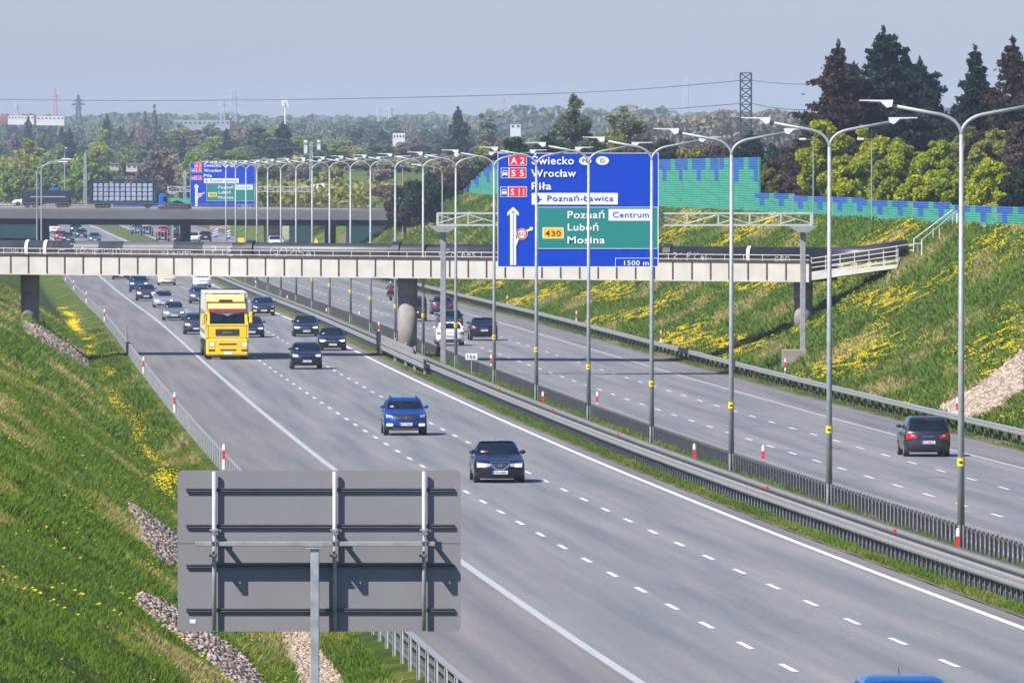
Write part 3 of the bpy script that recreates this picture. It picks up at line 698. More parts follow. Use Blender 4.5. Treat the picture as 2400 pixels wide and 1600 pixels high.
gantry('gantry', 'large blue and green direction sign reading Poznań Luboń Mosina, mounted on the near gantry', 590, 1143, 613,
       'galvanised truss gantry spanning the departing carriageway, near one', 1018, 1845, 1003, 1866, 488, 519)
# the far board with its gantry
K2 = 590 * 370 / 149.5
gantry('gantry', 'smaller looking far blue and green direction sign above the overpass railing', K2, 437, 478.5,
       'distant truss gantry half hidden behind the overpass', 396, None, 385, 720, 428, 441)
# kilometre sign 166
p, o_ = hit(1083, 868)
t = thing('kilometre_sign', 'small white sign reading 166 on a thin post in the median grass', 'road sign', p)
MB().tube([(0, 0, -.1), (0, 0, 1.05)], .03, 8).build('post', GALV, t)
MB().rbox((0, 0, 1.28), (.72, .03, .40), .02).build('panel', SWHITE, t)
v, f = text_mesh('166', .5, .25, .01); MB().add([(a - .25, -.022, c_ + 1.155) for a, b, c_ in v], f).build('lettering', BLACKP, t)

# ---------------------------------------------------------------- the sign seen from behind, close to the camera
FS = 132.; kf = FS / FPX / 3.36       # metres per pixel of the 3.36x enlargement (origin 400,1080)
def E2(u, v): return ((400 + u / 3.36 - 1200) * FS / FPX, CAMZ - (1080 + v / 3.36 - HZ) * FS / FPX)
xl, zt_ = E2(52, 76); xr, zb_ = E2(2284, 1346); gx = E2(1137, 0)[0]; gzz = ground(gx - float(C(FS)), FS)
t = thing('road_sign_back', 'big grey sign board seen from behind, on a square galvanised post in the foreground', 'road sign', (gx, FS, gzz))
o3 = (gx, FS, gzz)
mb = MB(); rr = .07; pts = []
for (cx_, cz_, a0) in ((xr - rr, zt_ - rr, 0), (xl + rr, zt_ - rr, 90), (xl + rr, zb_ + rr, 180), (xr - rr, zb_ + rr, 270)):
    for q in range(6): an = radians(a0 + q * 18); pts.append((cx_ + rr * cos(an), cz_ + rr * sin(an)))
sx_, sz_ = E2(0, 652)[1], 0
mb.prism(pts, FS + .10, FS + .125); mb.build('panel', SBACK, t, org=o3)
sb = MB()
for v_ in (229, 514, 828, 1176):
    for (u0, u1) in ((118, 322), (358, 1270), (1308, 1978), (2014, 2232)):
        a, z_ = E2(u0, v_); b_, _q = E2(u1, v_)
        sb.prism([(z_ - .022, FS + .098), (z_ + .022, FS + .098), (z_ + .014, FS + .055), (z_ + .003, FS + .055), (z_ + .003, FS + .075), (z_ - .003, FS + .075), (z_ - .003, FS + .055), (z_ - .014, FS + .055)], a, b_, 'x')
ms = MB()
def stiff(u0, u1, v_):
    a, z_ = E2(u0, v_); b_ = E2(u1, v_)[0]
    ms.box(((a + b_) / 2, FS + .078, z_ + .016), (b_ - a, .042, .014)); ms.box(((a + b_) / 2, FS + .078, z_ - .016), (b_ - a, .042, .014)); ms.box(((a + b_) / 2, FS + .092, z_), (b_ - a, .012, .018))
for v_ in (229, 514, 828, 1176):
    for (u0, u1) in ((118, 322), (358, 1270), (1308, 1978), (2014, 2232)): stiff(u0, u1, v_)
ms.build('stiffener', mat('stiffener_dark', (.13,.13,.14), .5, .4, .1, 5), t, org=o3)
for u_ in (341, 1290, 1995):
    x_, z0_ = E2(u_, 1340); _x, z1_ = E2(u_, 82)
    MB().tube([(x_, FS + .02, z0_ + .004), (x_, FS + .02, z1_)], .030, 14).build('upright_tube', GALVU, t, sm=True, org=o3)
    cm = MB(); zc0 = E2(0, 545)[1]; zc1 = E2(0, 745)[1]
    cm.rbox((x_, FS - .01, zc0), (.12, .12, .03), .008); cm.rbox((x_ - .012, FS - .012, zc1), (.11, .10, .035), .008)
    cm.box((x_ - .026, FS - .255, (zc0 + zc1) / 2), (.016, .03, zc0 - zc1)); cm.box((x_ + .026, FS - .255, (zc0 + zc1) / 2), (.016, .03, zc0 - zc1)); cm.box((x_, FS - .14, zc0 - .012), (.07, .26, .02)); cm.box((x_, FS - .14, zc1 + .012), (.07, .26, .02))
    cm.box((x_, FS - .255, zc0 - .03), (.05, .034, .05)); cm.prism([(x_ + .06, zc0 + .01), (x_ + .10, zc0 + .005), (x_ + .085, zc0 - .03)], FS - .03, FS - .01)
    cm.build('clamp', mat('clamp_steel', (.30,.31,.32), .5, .5, .2, 9), t, org=o3)
a, z_ = E2(195, 648); b_ = E2(2084, 648)[0]
MB().rbox(((a + b_) / 2, FS - .165, z_), (b_ - a, .14, .062), .006).build('cross_bar', GALV, t, org=o3)
zq = E2(0, 690)[1]
MB().rbox((gx, FS - .175, (gzz - .3 + zq) / 2), (.118, .14, zq - gzz + .3), .008).build('square_post', mat('galvanised_post', (.47,.50,.52), .4, .5, .22, 5), t, org=o3)
MB().rbox((gx, FS - .175, zq + .012), (.24, .20, .022), .004).build('head_plate', GALV, t, org=o3)
x_, z_ = E2(170, 1266); MB().box((x_, FS + .097, z_), (.08, .004, .055)).build('sticker', WHITEP, t, org=o3)
ds = MB(); ds.box(((xl + xr) / 2, FS + .0985, E2(0, 652)[1]), (xr - xl - .01, .003, .004)); ds.build('panel_joint', BLACKP, t, org=o3)

# ================================================================ NOISE WALL
NG = [mat('noise_panel_green', (.045,.34,.205), .55, 0, .16, .9), mat('noise_panel_green_dark', (.035,.29,.175), .55, 0, .16, .9)]
NB = [mat('noise_panel_blue', (.022,.11,.42), .55, 0, .12, .9), mat('noise_panel_blue_dark', (.02,.095,.34), .55, 0, .12, .9)]
def noise_wall(name, label, Z0, Z1, colw, hgt, off_, phase, base0=9.0, zoff=0.):
    Zm = Z0; org = (float(C(Zm)) + off_, Zm, float(RZ(Zm)) + base0 - .3); t = thing(name, label, 'noise barrier', org)
    zs_ = [Z0]; row = .205 if colw > 4 else .15
    while zs_[-1] < Z1: zs_.append(zs_[-1] + colw * (1 + .55 * max(0, min(1, (zs_[-1] - 590) / 200)) * (colw < 4)))
    n = len(zs_) - 1
    G = [MB(), MB()]; B = [MB(), MB()]; pl = MB(); ps = MB()
    for k in range(n):
        z0, z1 = zs_[k], zs_[k + 1]
        p0 = (float(C(z0)) + off_, z0); p1 = (float(C(z1)) + off_, z1); ph = (k + phase) % 4
        H_ = hgt(.5 * (z0 + z1)); g = float(RZ(z0)) + base0 - .35
        R_ = int(H_ / row) + 2
        for r_ in range(R_):
            top_i = R_ - 1 - r_
            lim = (3 if ph == 3 or ph == 1 else (6 if H_ > 3 else 7) if ph == 2 else 0) * (1.6 if H_ > 3.5 else 1)
            S = B if top_i < lim else G
            za, zb__ = g + r_ * row, g + (r_ + 1) * row - .008
            dy = .03
            mb = S[(k * 7 + r_ * 3) % 5 == 0]
            # a slightly pillowed row of the panel
            V = [(p0[0] - .0, p0[1] + .06, za), (p1[0], p1[1] - .06, za), (p1[0], p1[1] - .06, zb__), (p0[0], p0[1] + .06, zb__)]
            V += [(q[0] - dy, q[1], q[2] + (.05 if i < 2 else -.05)) for i, q in enumerate(V)]
            mb.add(V, [(4,7,6,5), (0,4,5,1), (1,5,6,2), (2,6,7,3), (3,7,4,0), (0,1,2,3)])
        pl.add([(p0[0]+.05, p0[1], g-.5), (p1[0]+.05, p1[1], g-.5), (p1[0]+.05, p1[1], g+R_*row-.03), (p0[0]+.05, p0[1], g+R_*row-.03),
                (p0[0]+.15, p0[1], g-.5), (p1[0]+.15, p1[1], g-.5), (p1[0]+.15, p1[1], g+R_*row-.03), (p0[0]+.15, p0[1], g+R_*row-.03)], [(0,1,2,3),(5,4,7,6),(3,2,6,7),(0,3,7,4),(1,5,6,2)])
        if k % 8 == 0: ps.box((p0[0] - .02, p0[1], g + R_ * row / 2), (.16, .10, R_ * row + .03))
    pl.build('backing', NG[1], t, org=org); ps.build('post', GALV2 if hgt(0) < 3 else NG[1], t, org=org)
    for S, nm, M_ in ((G, 'green_panel', NG), (B, 'blue_panel', NB)):
        mb = MB()
        for i in (0, 1): mb.use(M_[i]); mb.add(S[i].v, S[i].f)
        if mb.v: mb.build(nm, None, t, org=org)
    return t
noise_wall('noise_wall', 'low turquoise noise wall with blue T-shaped patches along the top of the right embankment', 560, 801, 3.1, lambda z: 1.53 + (z - 590) / 210 * .50, 44.6, 0, base0=8.62)
noise_wall('noise_wall', 'tall turquoise noise wall section rising behind the large blue sign', 801.5, 985, 5.2, lambda z: 4.9, 44.8, 2, base0=8.72)
noise_wall('noise_wall', 'distant stretch of turquoise noise wall left of the large blue sign', 990, 1268, 6., lambda z: float(np.interp(z, [1180, 1200, 1268], [4.9, 4.9, 1.2])), 44.9, 1, base0=8.7)
fb = MB(); V = []
for (za, zb__) in ((610, 672), (676, 758)):
    pa_ = (float(C(za)) + 44.35, za); pb_ = (float(C(zb__)) + 44.35, zb__)
    fb.add([(pa_[0], pa_[1], RZ(za) + 8.0), (pb_[0], pb_[1], RZ(zb__) + 8.0), (pb_[0], pb_[1], RZ(zb__) + 8.86), (pa_[0], pa_[1], RZ(za) + 8.86), (pa_[0]+.2, pa_[1], RZ(za) + 8.0), (pb_[0]+.2, pb_[1], RZ(zb__) + 8.0), (pb_[0]+.2, pb_[1], RZ(zb__) + 8.86), (pa_[0]+.2, pa_[1], RZ(za) + 8.86)], [(0,3,2,1),(3,7,6,2),(0,4,7,3),(1,2,6,5)])
tag(fb.build('wall_footing', mat('pale_footing', (.6,.6,.57), .8, 0, .1, 1)), 'white concrete footing strip under the low noise wall', 'footing')

# ================================================================ OVERPASS
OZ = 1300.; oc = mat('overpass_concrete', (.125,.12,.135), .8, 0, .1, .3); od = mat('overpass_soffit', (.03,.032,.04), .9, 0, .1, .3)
def OX(xd): return (xd * 1.0204 - 1200) * OZ / FPX
def OY(yd): return CAMZ - (yd * 1.0204 - HZ) * OZ / FPX
x0_, x1_ = OX(-160), OX(985)
ov = thing('overpass', 'long dark concrete road overpass crossing behind the pipe bridge', 'overpass', (x0_, OZ, OY(512)))
oo = (x0_, OZ, OY(512)); yl, yr = OY(484), OY(490)
def slab(mb, z0a, z0b, z1a, z1b, ya, yb_): # x from x0_ to x1_
    mb.add([(x0_, ya, z0a), (x1_, ya, z0b), (x1_, ya, z1b), (x0_, ya, z1a), (x0_, yb_, z0a), (x1_, yb_, z0b), (x1_, yb_, z1b), (x0_, yb_, z1a)],
           [(0,1,2,3), (5,4,7,6), (0,4,5,1), (3,2,6,7), (0,3,7,4), (1,5,6,2)])
mb = MB(); slab(mb, OY(501), OY(506), OY(484), OY(489), OZ, OZ + .6); mb.build('edge_beam', oc, ov, org=oo)
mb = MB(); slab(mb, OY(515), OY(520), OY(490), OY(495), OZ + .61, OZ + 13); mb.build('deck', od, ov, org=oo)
mb = MB(); slab(mb, OY(484), OY(489), OY(479), OY(484), OZ + .1, OZ + .4)
n = 130
for k in range(n + 1):
    fx = x0_ + (x1_ - x0_) * k / n; fz = OY(480) + (OY(486) - OY(480)) * k / n
    mb.box((fx, OZ + .25, fz + .45), (.06, .05, .95))
for h_ in (.25, .55, .92):
    mb.tube([(x0_, OZ + .25, OY(481) + h_), (x1_, OZ + .25, OY(487) + h_)], .045, 4)
mb.build('railing', mat('overpass_rail', (.16,.145,.135), .7, .2, .15, .5), ov, org=oo)
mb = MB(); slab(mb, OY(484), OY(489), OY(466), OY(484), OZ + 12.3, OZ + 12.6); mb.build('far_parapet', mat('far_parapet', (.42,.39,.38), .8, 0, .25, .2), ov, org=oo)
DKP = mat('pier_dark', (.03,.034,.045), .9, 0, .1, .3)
for k, (xd, w_) in enumerate(((96, 24), (423, 22), (757, 24))):
    px_ = OX(xd); ww = w_ * 1.02 * OZ / FPX
    gz = ground(px_ - float(C(OZ)), OZ) - .5
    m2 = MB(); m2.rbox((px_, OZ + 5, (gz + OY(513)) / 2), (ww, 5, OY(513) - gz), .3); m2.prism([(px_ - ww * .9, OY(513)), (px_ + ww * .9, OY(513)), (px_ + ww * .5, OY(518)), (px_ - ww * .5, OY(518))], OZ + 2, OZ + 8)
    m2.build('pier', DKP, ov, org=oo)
# abutment walls with teal cladding under the deck
TEAL = mat('shaded_teal_cladding', (.008,.06,.075), .7, 0, .2, .4)  # teal darkened, the shade under the deck is put into the colour
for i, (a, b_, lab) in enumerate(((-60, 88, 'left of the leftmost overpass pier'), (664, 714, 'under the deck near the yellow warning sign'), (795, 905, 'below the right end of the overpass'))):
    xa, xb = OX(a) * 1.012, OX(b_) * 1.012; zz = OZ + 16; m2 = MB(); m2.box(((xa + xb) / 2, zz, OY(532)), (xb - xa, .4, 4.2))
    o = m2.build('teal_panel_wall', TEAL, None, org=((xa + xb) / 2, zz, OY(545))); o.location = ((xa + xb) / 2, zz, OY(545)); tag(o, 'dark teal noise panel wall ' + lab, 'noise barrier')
# ================================================================ VEHICLES
def paint(name, col, metal=.25, coat=.8, rough=.35): return mat('paint_' + name, col, rough, metal, .04, 2, coat=coat)
PROF = {
 'sedan': dict(L=4.6, sl=[(.17,.30,.30,.90),(.24,.08,.10,.97),(.42,.0,.0,1.),(.58,.02,.01,1.),(.70,.08,.04,1.),(.78,.24,.07,.99),(.85,.62,.10,.975),(.92,1.05,.22,.955),(.965,1.34,.50,.93),(1.03,1.52,.86,.885),(1.15,1.78,1.12,.84),(1.28,2.06,1.42,.785),(1.37,2.32,1.72,.735),(1.415,2.62,2.0,.66),(1.43,3.0,2.2,.5)], ws=(1.0,1.345), rw=(1.0,1.34), hl=(.56,.72)),
 'hatch': dict(L=4.25, sl=[(.18,.30,.25,.90),(.25,.08,.08,.97),(.45,.0,.0,1.),(.62,.02,.02,1.),(.75,.10,.05,1.),(.84,.30,.07,.985),(.91,.68,.09,.97),(.97,1.02,.12,.95),(1.03,1.22,.18,.925),(1.15,1.46,.30,.88),(1.28,1.72,.44,.83),(1.40,2.02,.60,.775),(1.46,2.30,.74,.72),(1.50,2.65,.95,.62),(1.51,2.9,1.2,.5)], ws=(1.05,1.42), rw=(1.08,1.42), hl=(.64,.80)),
 'suv': dict(L=4.4, sl=[(.24,.30,.28,.90),(.32,.10,.10,.97),(.52,.0,.0,1.),(.70,.01,.01,1.),(.84,.07,.03,1.),(.94,.20,.05,.985),(1.01,.62,.08,.97),(1.07,1.02,.12,.95),(1.12,1.25,.18,.925),(1.22,1.44,.28,.89),(1.34,1.66,.40,.845),(1.46,1.92,.54,.80),(1.54,2.20,.66,.745),(1.59,2.55,.85,.65),(1.60,2.9,1.1,.5)], ws=(1.14,1.50), rw=(1.16,1.50), hl=(.76,.90)),
 'coupe_suv': dict(L=4.6, sl=[(.26,.30,.28,.90),(.34,.10,.10,.97),(.54,.0,.0,1.),(.72,.01,.01,1.),(.86,.07,.04,1.),(.95,.22,.06,.985),(1.02,.66,.10,.97),(1.08,1.06,.22,.95),(1.13,1.28,.48,.925),(1.22,1.48,.82,.89),(1.34,1.70,1.15,.845),(1.45,1.96,1.5,.80),(1.53,2.22,1.8,.745),(1.57,2.55,2.05,.65),(1.58,2.9,2.2,.5)], ws=(1.14,1.49), rw=(1.14,1.48), hl=(.78,.90)),
 'mpv': dict(L=4.3, sl=[(.20,.30,.25,.90),(.28,.08,.08,.97),(.48,.0,.0,1.),(.66,.02,.02,1.),(.80,.10,.04,1.),(.90,.30,.06,.985),(.98,.66,.08,.97),(1.04,.95,.12,.95),(1.10,1.12,.17,.925),(1.24,1.42,.28,.885),(1.38,1.74,.40,.84),(1.50,2.06,.52,.79),(1.57,2.35,.66,.735),(1.61,2.7,.86,.64),(1.62,3.0,1.1,.5)], ws=(1.12,1.52), rw=(1.06,1.50), hl=(.66,.84)),
 'van': dict(L=5.2, sl=[(.24,.25,.15,.92),(.34,.06,.05,.98),(.55,.0,.0,1.),(.80,.03,.0,1.),(1.0,.12,.0,1.),(1.1,.40,.0,.995),(1.18,.66,.0,.99),(1.3,.85,.01,.98),(1.5,1.1,.03,.965),(1.7,1.35,.05,.95),(1.85,1.6,.08,.92),(1.95,1.9,.14,.87),(1.99,2.3,.3,.75)], ws=(1.22,1.78), rw=(1.25,1.72), hl=(.80,1.02)),
}
def car(name, label, kind, W_, pt, loc, rz, S=1.07, rear=False, lights=False, detail=2, plate=None, grille='bar', fog=False, rails=False, logo=None, group=None, hs=1., trim=False, cat='car', spoiler=False):
    pf = PROF[kind]; L = pf['L'] * S; hw = W_ / 2 * S; K = S
    sl = [(z * K * hs, a * K, L - b * K, w_ * hw) for z, a, b, w_ in pf['sl']]
    zs = [q[0] for q in sl]
    def I(z): return [float(np.interp(z, zs, [q[i] for q in sl])) for i in (1, 2, 3)]
    ztop = zs[-1]; zbelt = pf['ws'][0] * K * hs
    def cf(z): return float(np.interp(z, [zs[0], zs[3], zbelt, ztop], [.30, .36, .20, .08])) * K
    def cr(z): return float(np.interp(z, [zs[0], zs[3], zbelt, ztop], [.22, .26, .16, .08])) * K
    PW = 3.6
    def yfront(x, z): a, b, w = I(z); return a + cf(z) * min(1, abs(x) / w) ** PW - L / 2
    def yrear(x, z): a, b, w = I(z); return b - cr(z) * min(1, abs(x) / w) ** PW - L / 2
    t = thing(name, label, cat, loc, rz, group)
    nx, ns = 14, 5; V = []; F = []
    zz = []
    for i in range(len(zs) - 1): zz += [zs[i], (zs[i] + zs[i + 1]) / 2]
    zz.append(zs[-1])
    for z in zz:
        a, b, w = I(z); ring = []
        for i in range(nx + 1): x = -w * cos(pi * i / nx); ring.append((x, yfront(x, z), z))
        for i in range(1, ns): ring.append((w, (a + cf(z)) + (b - cr(z) - a - cf(z)) * i / ns - L / 2, z))
        for i in range(nx + 1): x = w * cos(pi * i / nx); ring.append((x, yrear(x, z), z))
        for i in range(1, ns): ring.append((-w, (b - cr(z)) + (a + cf(z) - b + cr(z)) * i / ns - L / 2, z))
        V += ring
    n = len(V) // len(zz)
    for k in range(len(zz) - 1):
        for i in range(n): j = (i + 1) % n; F.append((k*n+i, k*n+j, k*n+n+j, k*n+n+i))
    F.append(tuple(range((len(zz) - 1) * n, len(zz) * n))); F.append(tuple(range(n - 1, -1, -1)))
    mb = MB(); mb.add(V, F)
    body = mb.build('body', pt, t, sm=True)
    def patch(fn, x0, x1, zb, zt, n1=8, n2=4, eps=.012, sign=-1):
        V = []; F = []
        for j in range(n2 + 1):
            for i in range(n1 + 1):
                u = i / n1; x = x0 + (x1 - x0) * u; b_ = zb(u) if callable(zb) else zb; t_ = zt(u) if callable(zt) else zt
                z = b_ + (t_ - b_) * j / n2; V.append((x, fn(x, z) + sign * eps, z))
        for j in range(n2):
            for i in range(n1): q = j * (n1 + 1) + i; F.append((q, q+1, q+n1+2, q+n1+1) if sign < 0 else (q, q+n1+1, q+n1+2, q+1))
        return V, F
    def fp(x0, x1, zb, zt, eps=.012, **k): return patch(yfront, x0, x1, zb, zt, eps=eps, sign=-1, **k)
    def rp_(x0, x1, zb, zt, eps=.012, **k): return patch(yrear, x0, x1, zb, zt, eps=eps, sign=1, **k)
    KH = K * hs
    # glazing; width follows the body, so use a width-true patch
    def glaz(fn, z0, z1, kx, sign, eps=.012):
        V = []; F = []; n1, n2 = 10, 5
        for j in range(n2 + 1):
            z = z0 + (z1 - z0) * j / n2; w = I(z)[2] * kx
            for i in range(n1 + 1):
                x = -w + 2 * w * i / n1; zc = z + .02 * KH * (1 - (x / w) ** 2) * (1 if j == n2 else 0) - .015 * (1 - (x / w) ** 2) * (1 if j == 0 else 0); V.append((x, fn(x, zc) + sign * eps, zc))
        for j in range(n2):
            for i in range(n1): q = j * (n1 + 1) + i; F.append((q, q+1, q+n1+2, q+n1+1) if sign < 0 else (q, q+n1+1, q+n1+2, q+1))
        return V, F
    w0, w1 = pf['ws']; v, f = glaz(yfront, w0 * KH, w1 * KH, .90, -1); ws_ = MB().add(v, f).build('windscreen', GLASS, t, sm=True)
    r0, r1 = pf['rw']; v, f = glaz(yrear, r0 * KH, r1 * KH, .93 if kind == 'mpv' else .84, 1); MB().add(v, f).build('rear_window', GLASS, t, sm=True)
    for sd in (-1, 1):
        V = []; F = []; n1, n2 = 8, 3
        for j in range(n2 + 1):
            z = (w0 + .03 + (w1 - w0 - .05) * j / n2) * KH; a, b, w = I(z)
            ya = a + cf(z) + .10; yb = b - cr(z) - (.12 if kind != 'van' else 1.6)
            for i in range(n1 + 1): V.append((sd * (w + .008), ya + (yb - ya) * i / n1 - L / 2, z))
        for j in range(n2):
            for i in range(n1): q = j * (n1 + 1) + i; F.append((q, q+1, q+n1+2, q+n1+1))
        MB().add(V, F).build('side_window', GLASS, t)
    R_ = (.33 if kind in ('suv', 'coupe_suv', 'van') else .31) * K
    if hs != 1: R_ *= 1
    ya = .86 * K - L / 2; yb = L / 2 - .92 * K
    for sd in (-1, 1):
        for yw in (ya, yb):
            wh = thing_part('wheel', t, (sd * (hw - .10), yw, R_)) if detail > 1 else None
            if detail > 1:
                MB().cyl((0, 0, 0), R_, .22, 22, 'x').build('tyre', RUBBER, wh, sm=False)
                rm = MB(); rm.cyl((sd * .085, 0, 0), R_ * .66, .06, 16, 'x'); 
                for q in range(5): a_ = 2 * pi * q / 5; rm.box((sd * .118, cos(a_) * R_ * .33, sin(a_) * R_ * .33), (.02, R_ * .14, R_ * .6), rx=-(pi / 2 - a_) if 0 else a_ - pi / 2)
                rm.build('rim', RIMM, wh)
            else: MB().cyl((sd * (hw - .10), yw, R_), R_, .22, 14, 'x').build('wheel', RUBBER, t)
            # dark wheel arch lip
            if detail > 1:
                V = [(sd * (I(.5)[2] + .004), yw, R_)] + [(sd * (I(R_)[2] + .004), yw + (R_ + .06) * cos(pi * q / 12), R_ + (R_ + .06) * sin(pi * q / 12)) for q in range(13)]
                MB().add(V, [(0, q, q + 1) for q in range(1, 13)]).build('wheel_arch', BLACKP, t)
    h0, h1 = pf['hl'][0] * KH, pf['hl'][1] * KH; hm = (h0 + h1) / 2
    # front face
    under = MB(); v, f = fp(-hw * .62, hw * .62, zs[0] + .02, zs[1] + .10 * K, .02); under.add(v, f)
    for s_ in (-1, 1):
        v, f = fp(*sorted((s_ * hw * .70, s_ * hw * .93)), zs[0] + .0, zs[1] + .05, .008); under.add(v, f)
    under.build('lower_intake', BLACKP, t)
    gw = {'bar': .42, 'wide': .62, 'oval': .34, 'badge': .40, 'slim': .60}[grille]
    gz0, gz1 = {'bar': (h0 + .02, h1 - .02), 'wide': (h0 - .10, h1 - .01), 'oval': (h0 - .05, h1 + .03), 'badge': (h0 - .05, h1), 'slim': (hm - .02, hm + .05)}[grille]
    def tp(u): return gz1 - (.02 if grille != 'oval' else .0) * abs(2*u-1) ** 3
    def btm(u): return gz0 + (gz1 - gz0) * (.75 if grille == 'oval' else .35) * abs(2 * u - 1) ** 2.5
    if grille == 'oval':
        v, f = fp(-hw * (gw + .05), hw * (gw + .05), lambda u: btm(u) - .035, lambda u: tp(u) + .03, .014, n1=12); MB().add(v, f).build('grille_frame', CHROME, t)
    v, f = fp(-hw * gw, hw * gw, btm, tp, .024, n1=12); g_ = MB().add(v, f).build('grille', BLACKP, t)
    if grille in ('bar', 'badge', 'slim'):
        cb = MB()
        for zc in ((gz0 + gz1) / 2,): v, f = fp(-hw * gw * .96, hw * gw * .96, zc - .012, zc + .012, .03, n1=12, n2=1); cb.add(v, f)
        cb.build('grille_trim', CHROME, g_)
    for s_ in (-1, 1):
        xa, xb = sorted((s_ * hw * (gw + .05 if grille != 'slim' else .55), s_ * hw * .93))
        def zt_(u, s_=s_): q = u if s_ > 0 else 1 - u; return h1 - .02 + .05 * q
        def zb_(u, s_=s_): q = u if s_ > 0 else 1 - u; return h0 + .05 * (1 - q) + .0 * q
        v, f = fp(xa, xb, zb_, zt_, .02); hl = MB().add(v, f).build('headlight', LAMPOFF, t, sm=True)
        if lights:
            lx = s_ * hw * .74; a, b_ = sorted((lx - .13, lx + .13)); v, f = fp(a, b_, hm - .045, hm + .05, .03); MB().add(v, f).build('lit_bulb', LAMPON, hl)
        if fog:
            lx = s_ * hw * .76; a, b_ = sorted((lx - .13, lx + .13)); zf = (zs[1] + zs[2]) / 2 + .06
            v, f = fp(a, b_, zf - .04, zf + .05, .03); MB().add(v, f).build('fog_light', LAMPON if fog is True else AMBER, t)
    pz = zs[2] - .02 * K
    def plate_(fn, sgn, z):
        y = fn(0, z) + sgn * .03; p = MB(); p.box((0, y, z), (.54 * K, .02, .125 * K)); po = p.build('number_plate', PLATEM, t)
        b_ = MB(); b_.box((sgn * .245 * K, y + sgn * .012, z), (.045 * K, .004, .12 * K)); b_.build('plate_band', EUBLUE, po)
        if plate:
            v, f = text_mesh(plate, .42 * K, .078 * K, .01); b_ = MB(); b_.add([((a - .20 * K) * -sgn, y + sgn * .013, c_ + z - .042 * K) for a, q, c_ in v], f if sgn < 0 else [g[::-1] for g in f]); b_.build('plate_text', BLACKP, po)
    plate_(yfront, -1, pz); plate_(yrear, 1, (h0 - .06) if kind != 'sedan' else h0 + .02)
    if logo:
        lz = (gz0 + gz1) / 2 if grille != 'slim' else gz1; y = yfront(0, lz) - .035
        v, f = text_mesh(logo, .12 * K, .11 * K, .02); MB().add([(a - .06 * K, y, c_ + lz - .055 * K) for a, q, c_ in v], f).build('badge', CHROME, t)
    # tail
    for s_ in (-1, 1):
        xa, xb = sorted((s_ * hw * (.50 if kind == 'mpv' else .58), s_ * hw * .965)); tz0, tz1 = (h0 + .02, h1 + .06) if kind != 'mpv' else (h0 + .05, h1 + .16)
        v, f = rp_(xa, xb, lambda u: tz0 + .07 * (1 - (u if s_ > 0 else 1 - u)), lambda u: tz1 - (.12 if kind == 'mpv' else .05) * (1 - (u if s_ > 0 else 1 - u)), .02); tl = MB().add(v, f).build('taillight', TAIL, t, sm=True)
        v, f = rp_(*sorted((s_ * hw * .64, s_ * hw * .76)), (tz0 + tz1) / 2, (tz0 + tz1) / 2 + .05, .028); MB().add(v, f).build('reverse_lens', mat('pink_lens', (.75,.45,.42), .15, coat=.5), tl)
    v, f = rp_(-hw * .8, hw * .8, zs[0] + .02, zs[1] + .12, .014); MB().add(v, f).build('rear_bumper_insert', BLACKP, t)
    v, f = rp_(-hw * .30, hw * .30, h1 - .02, h1 + .005, .02, n2=1); MB().add(v, f).build('boot_trim', CHROME, t)
    v, f = rp_(-hw * .10, hw * .10, r1 * KH + .045, r1 * KH + .075, .015, n2=1); MB().add(v, f).build('brake_light', TAIL, t)
    if trim:
        v, f = fp(-hw * .6, hw * .6, zs[0] + .05, zs[0] + .11, .03); MB().add(v, f).build('skid_trim', GALV2, t)
    for s_ in (-1, 1):
        z = zbelt + .06 * K; a, b_, w = I(z); m_ = MB(); m_.ellip((s_ * (w + .13 * K), a + cf(z) + .12 - L / 2, z), (.115 * K, .07 * K, .075 * K), 10, 6); m_.tube([(s_ * (w - .02), a + cf(z) + .15 - L / 2, z - .04), (s_ * (w + .08), a + cf(z) + .14 - L / 2, z - .03)], .025, 5)
        m_.build('wing_mirror', pt if detail > 1 else BLACKP, t, sm=True)
    if rails:
        for s_ in (-1, 1): MB().tube([(s_ * hw * .62, -.3, ztop - .05), (s_ * hw * .62, -.2, ztop + .03), (s_ * hw * .62, 1.2, ztop + .03), (s_ * hw * .62, 1.3, ztop - .05)], .02, 6).build('roof_rail', BLACKP, t)
    if detail > 1:
        MB().tube([(0, L / 2 - 1.2 * K, ztop - .02), (0, L / 2 - 1.0 * K, ztop + .10)], .008, 5).build('aerial', BLACKP, t)
        # windscreen details: mirror, wiper line, sticker
        q = MB(); z = (w1 - .04) * KH; y = yfront(0, z) - .014; q.box((0, y - .004, z - .02), (.16, .006, .06)); q.build('mirror_dark_band', BLACKP, ws_)  # small black block for the mirror, near the top of the windscreen
        q = MB(); z = (w0 + .06) * KH; v, f = fp(-hw * .68, -hw * .52, z, z + .05, .016, n1=3, n2=1); q.add(v, f); q.build('sticker', mat('pale_sticker', (.5,.52,.5), .6), ws_)
    return t
def thing_part(name, parent, loc):
    o = bpy.data.objects.new(name, None); COL.objects.link(o); o.parent = parent; o.location = loc; o.empty_display_size = .1; return o
def stat(yd, base=0.):
    """station at which the road (plus base) is seen at photograph row yd"""
    for Z in np.arange(120, 2600, .25):
        if (HZ + (CAMZ - RZ(Z) - base) * FPX / Z) / 1.0204 <= yd: return float(Z)
def road_car(xd, yd, name, label, kind, W_, pt, right=False, **k):
    z0 = RR if right else 0.; Z = stat(yd, z0 + .0); L = PROF[kind]['L'] * 1.07
    Zc = Z + L / 2 - .6; xs_ = (xd * 1.0204 - 1200) * Z / FPX + (C(Zc) - C(Z))
    return car(name, label, kind, W_, pt, (float(xs_), Zc, float(RZ(Zc)) + z0 + .006), hd(Zc) + (pi if right else 0), **k)
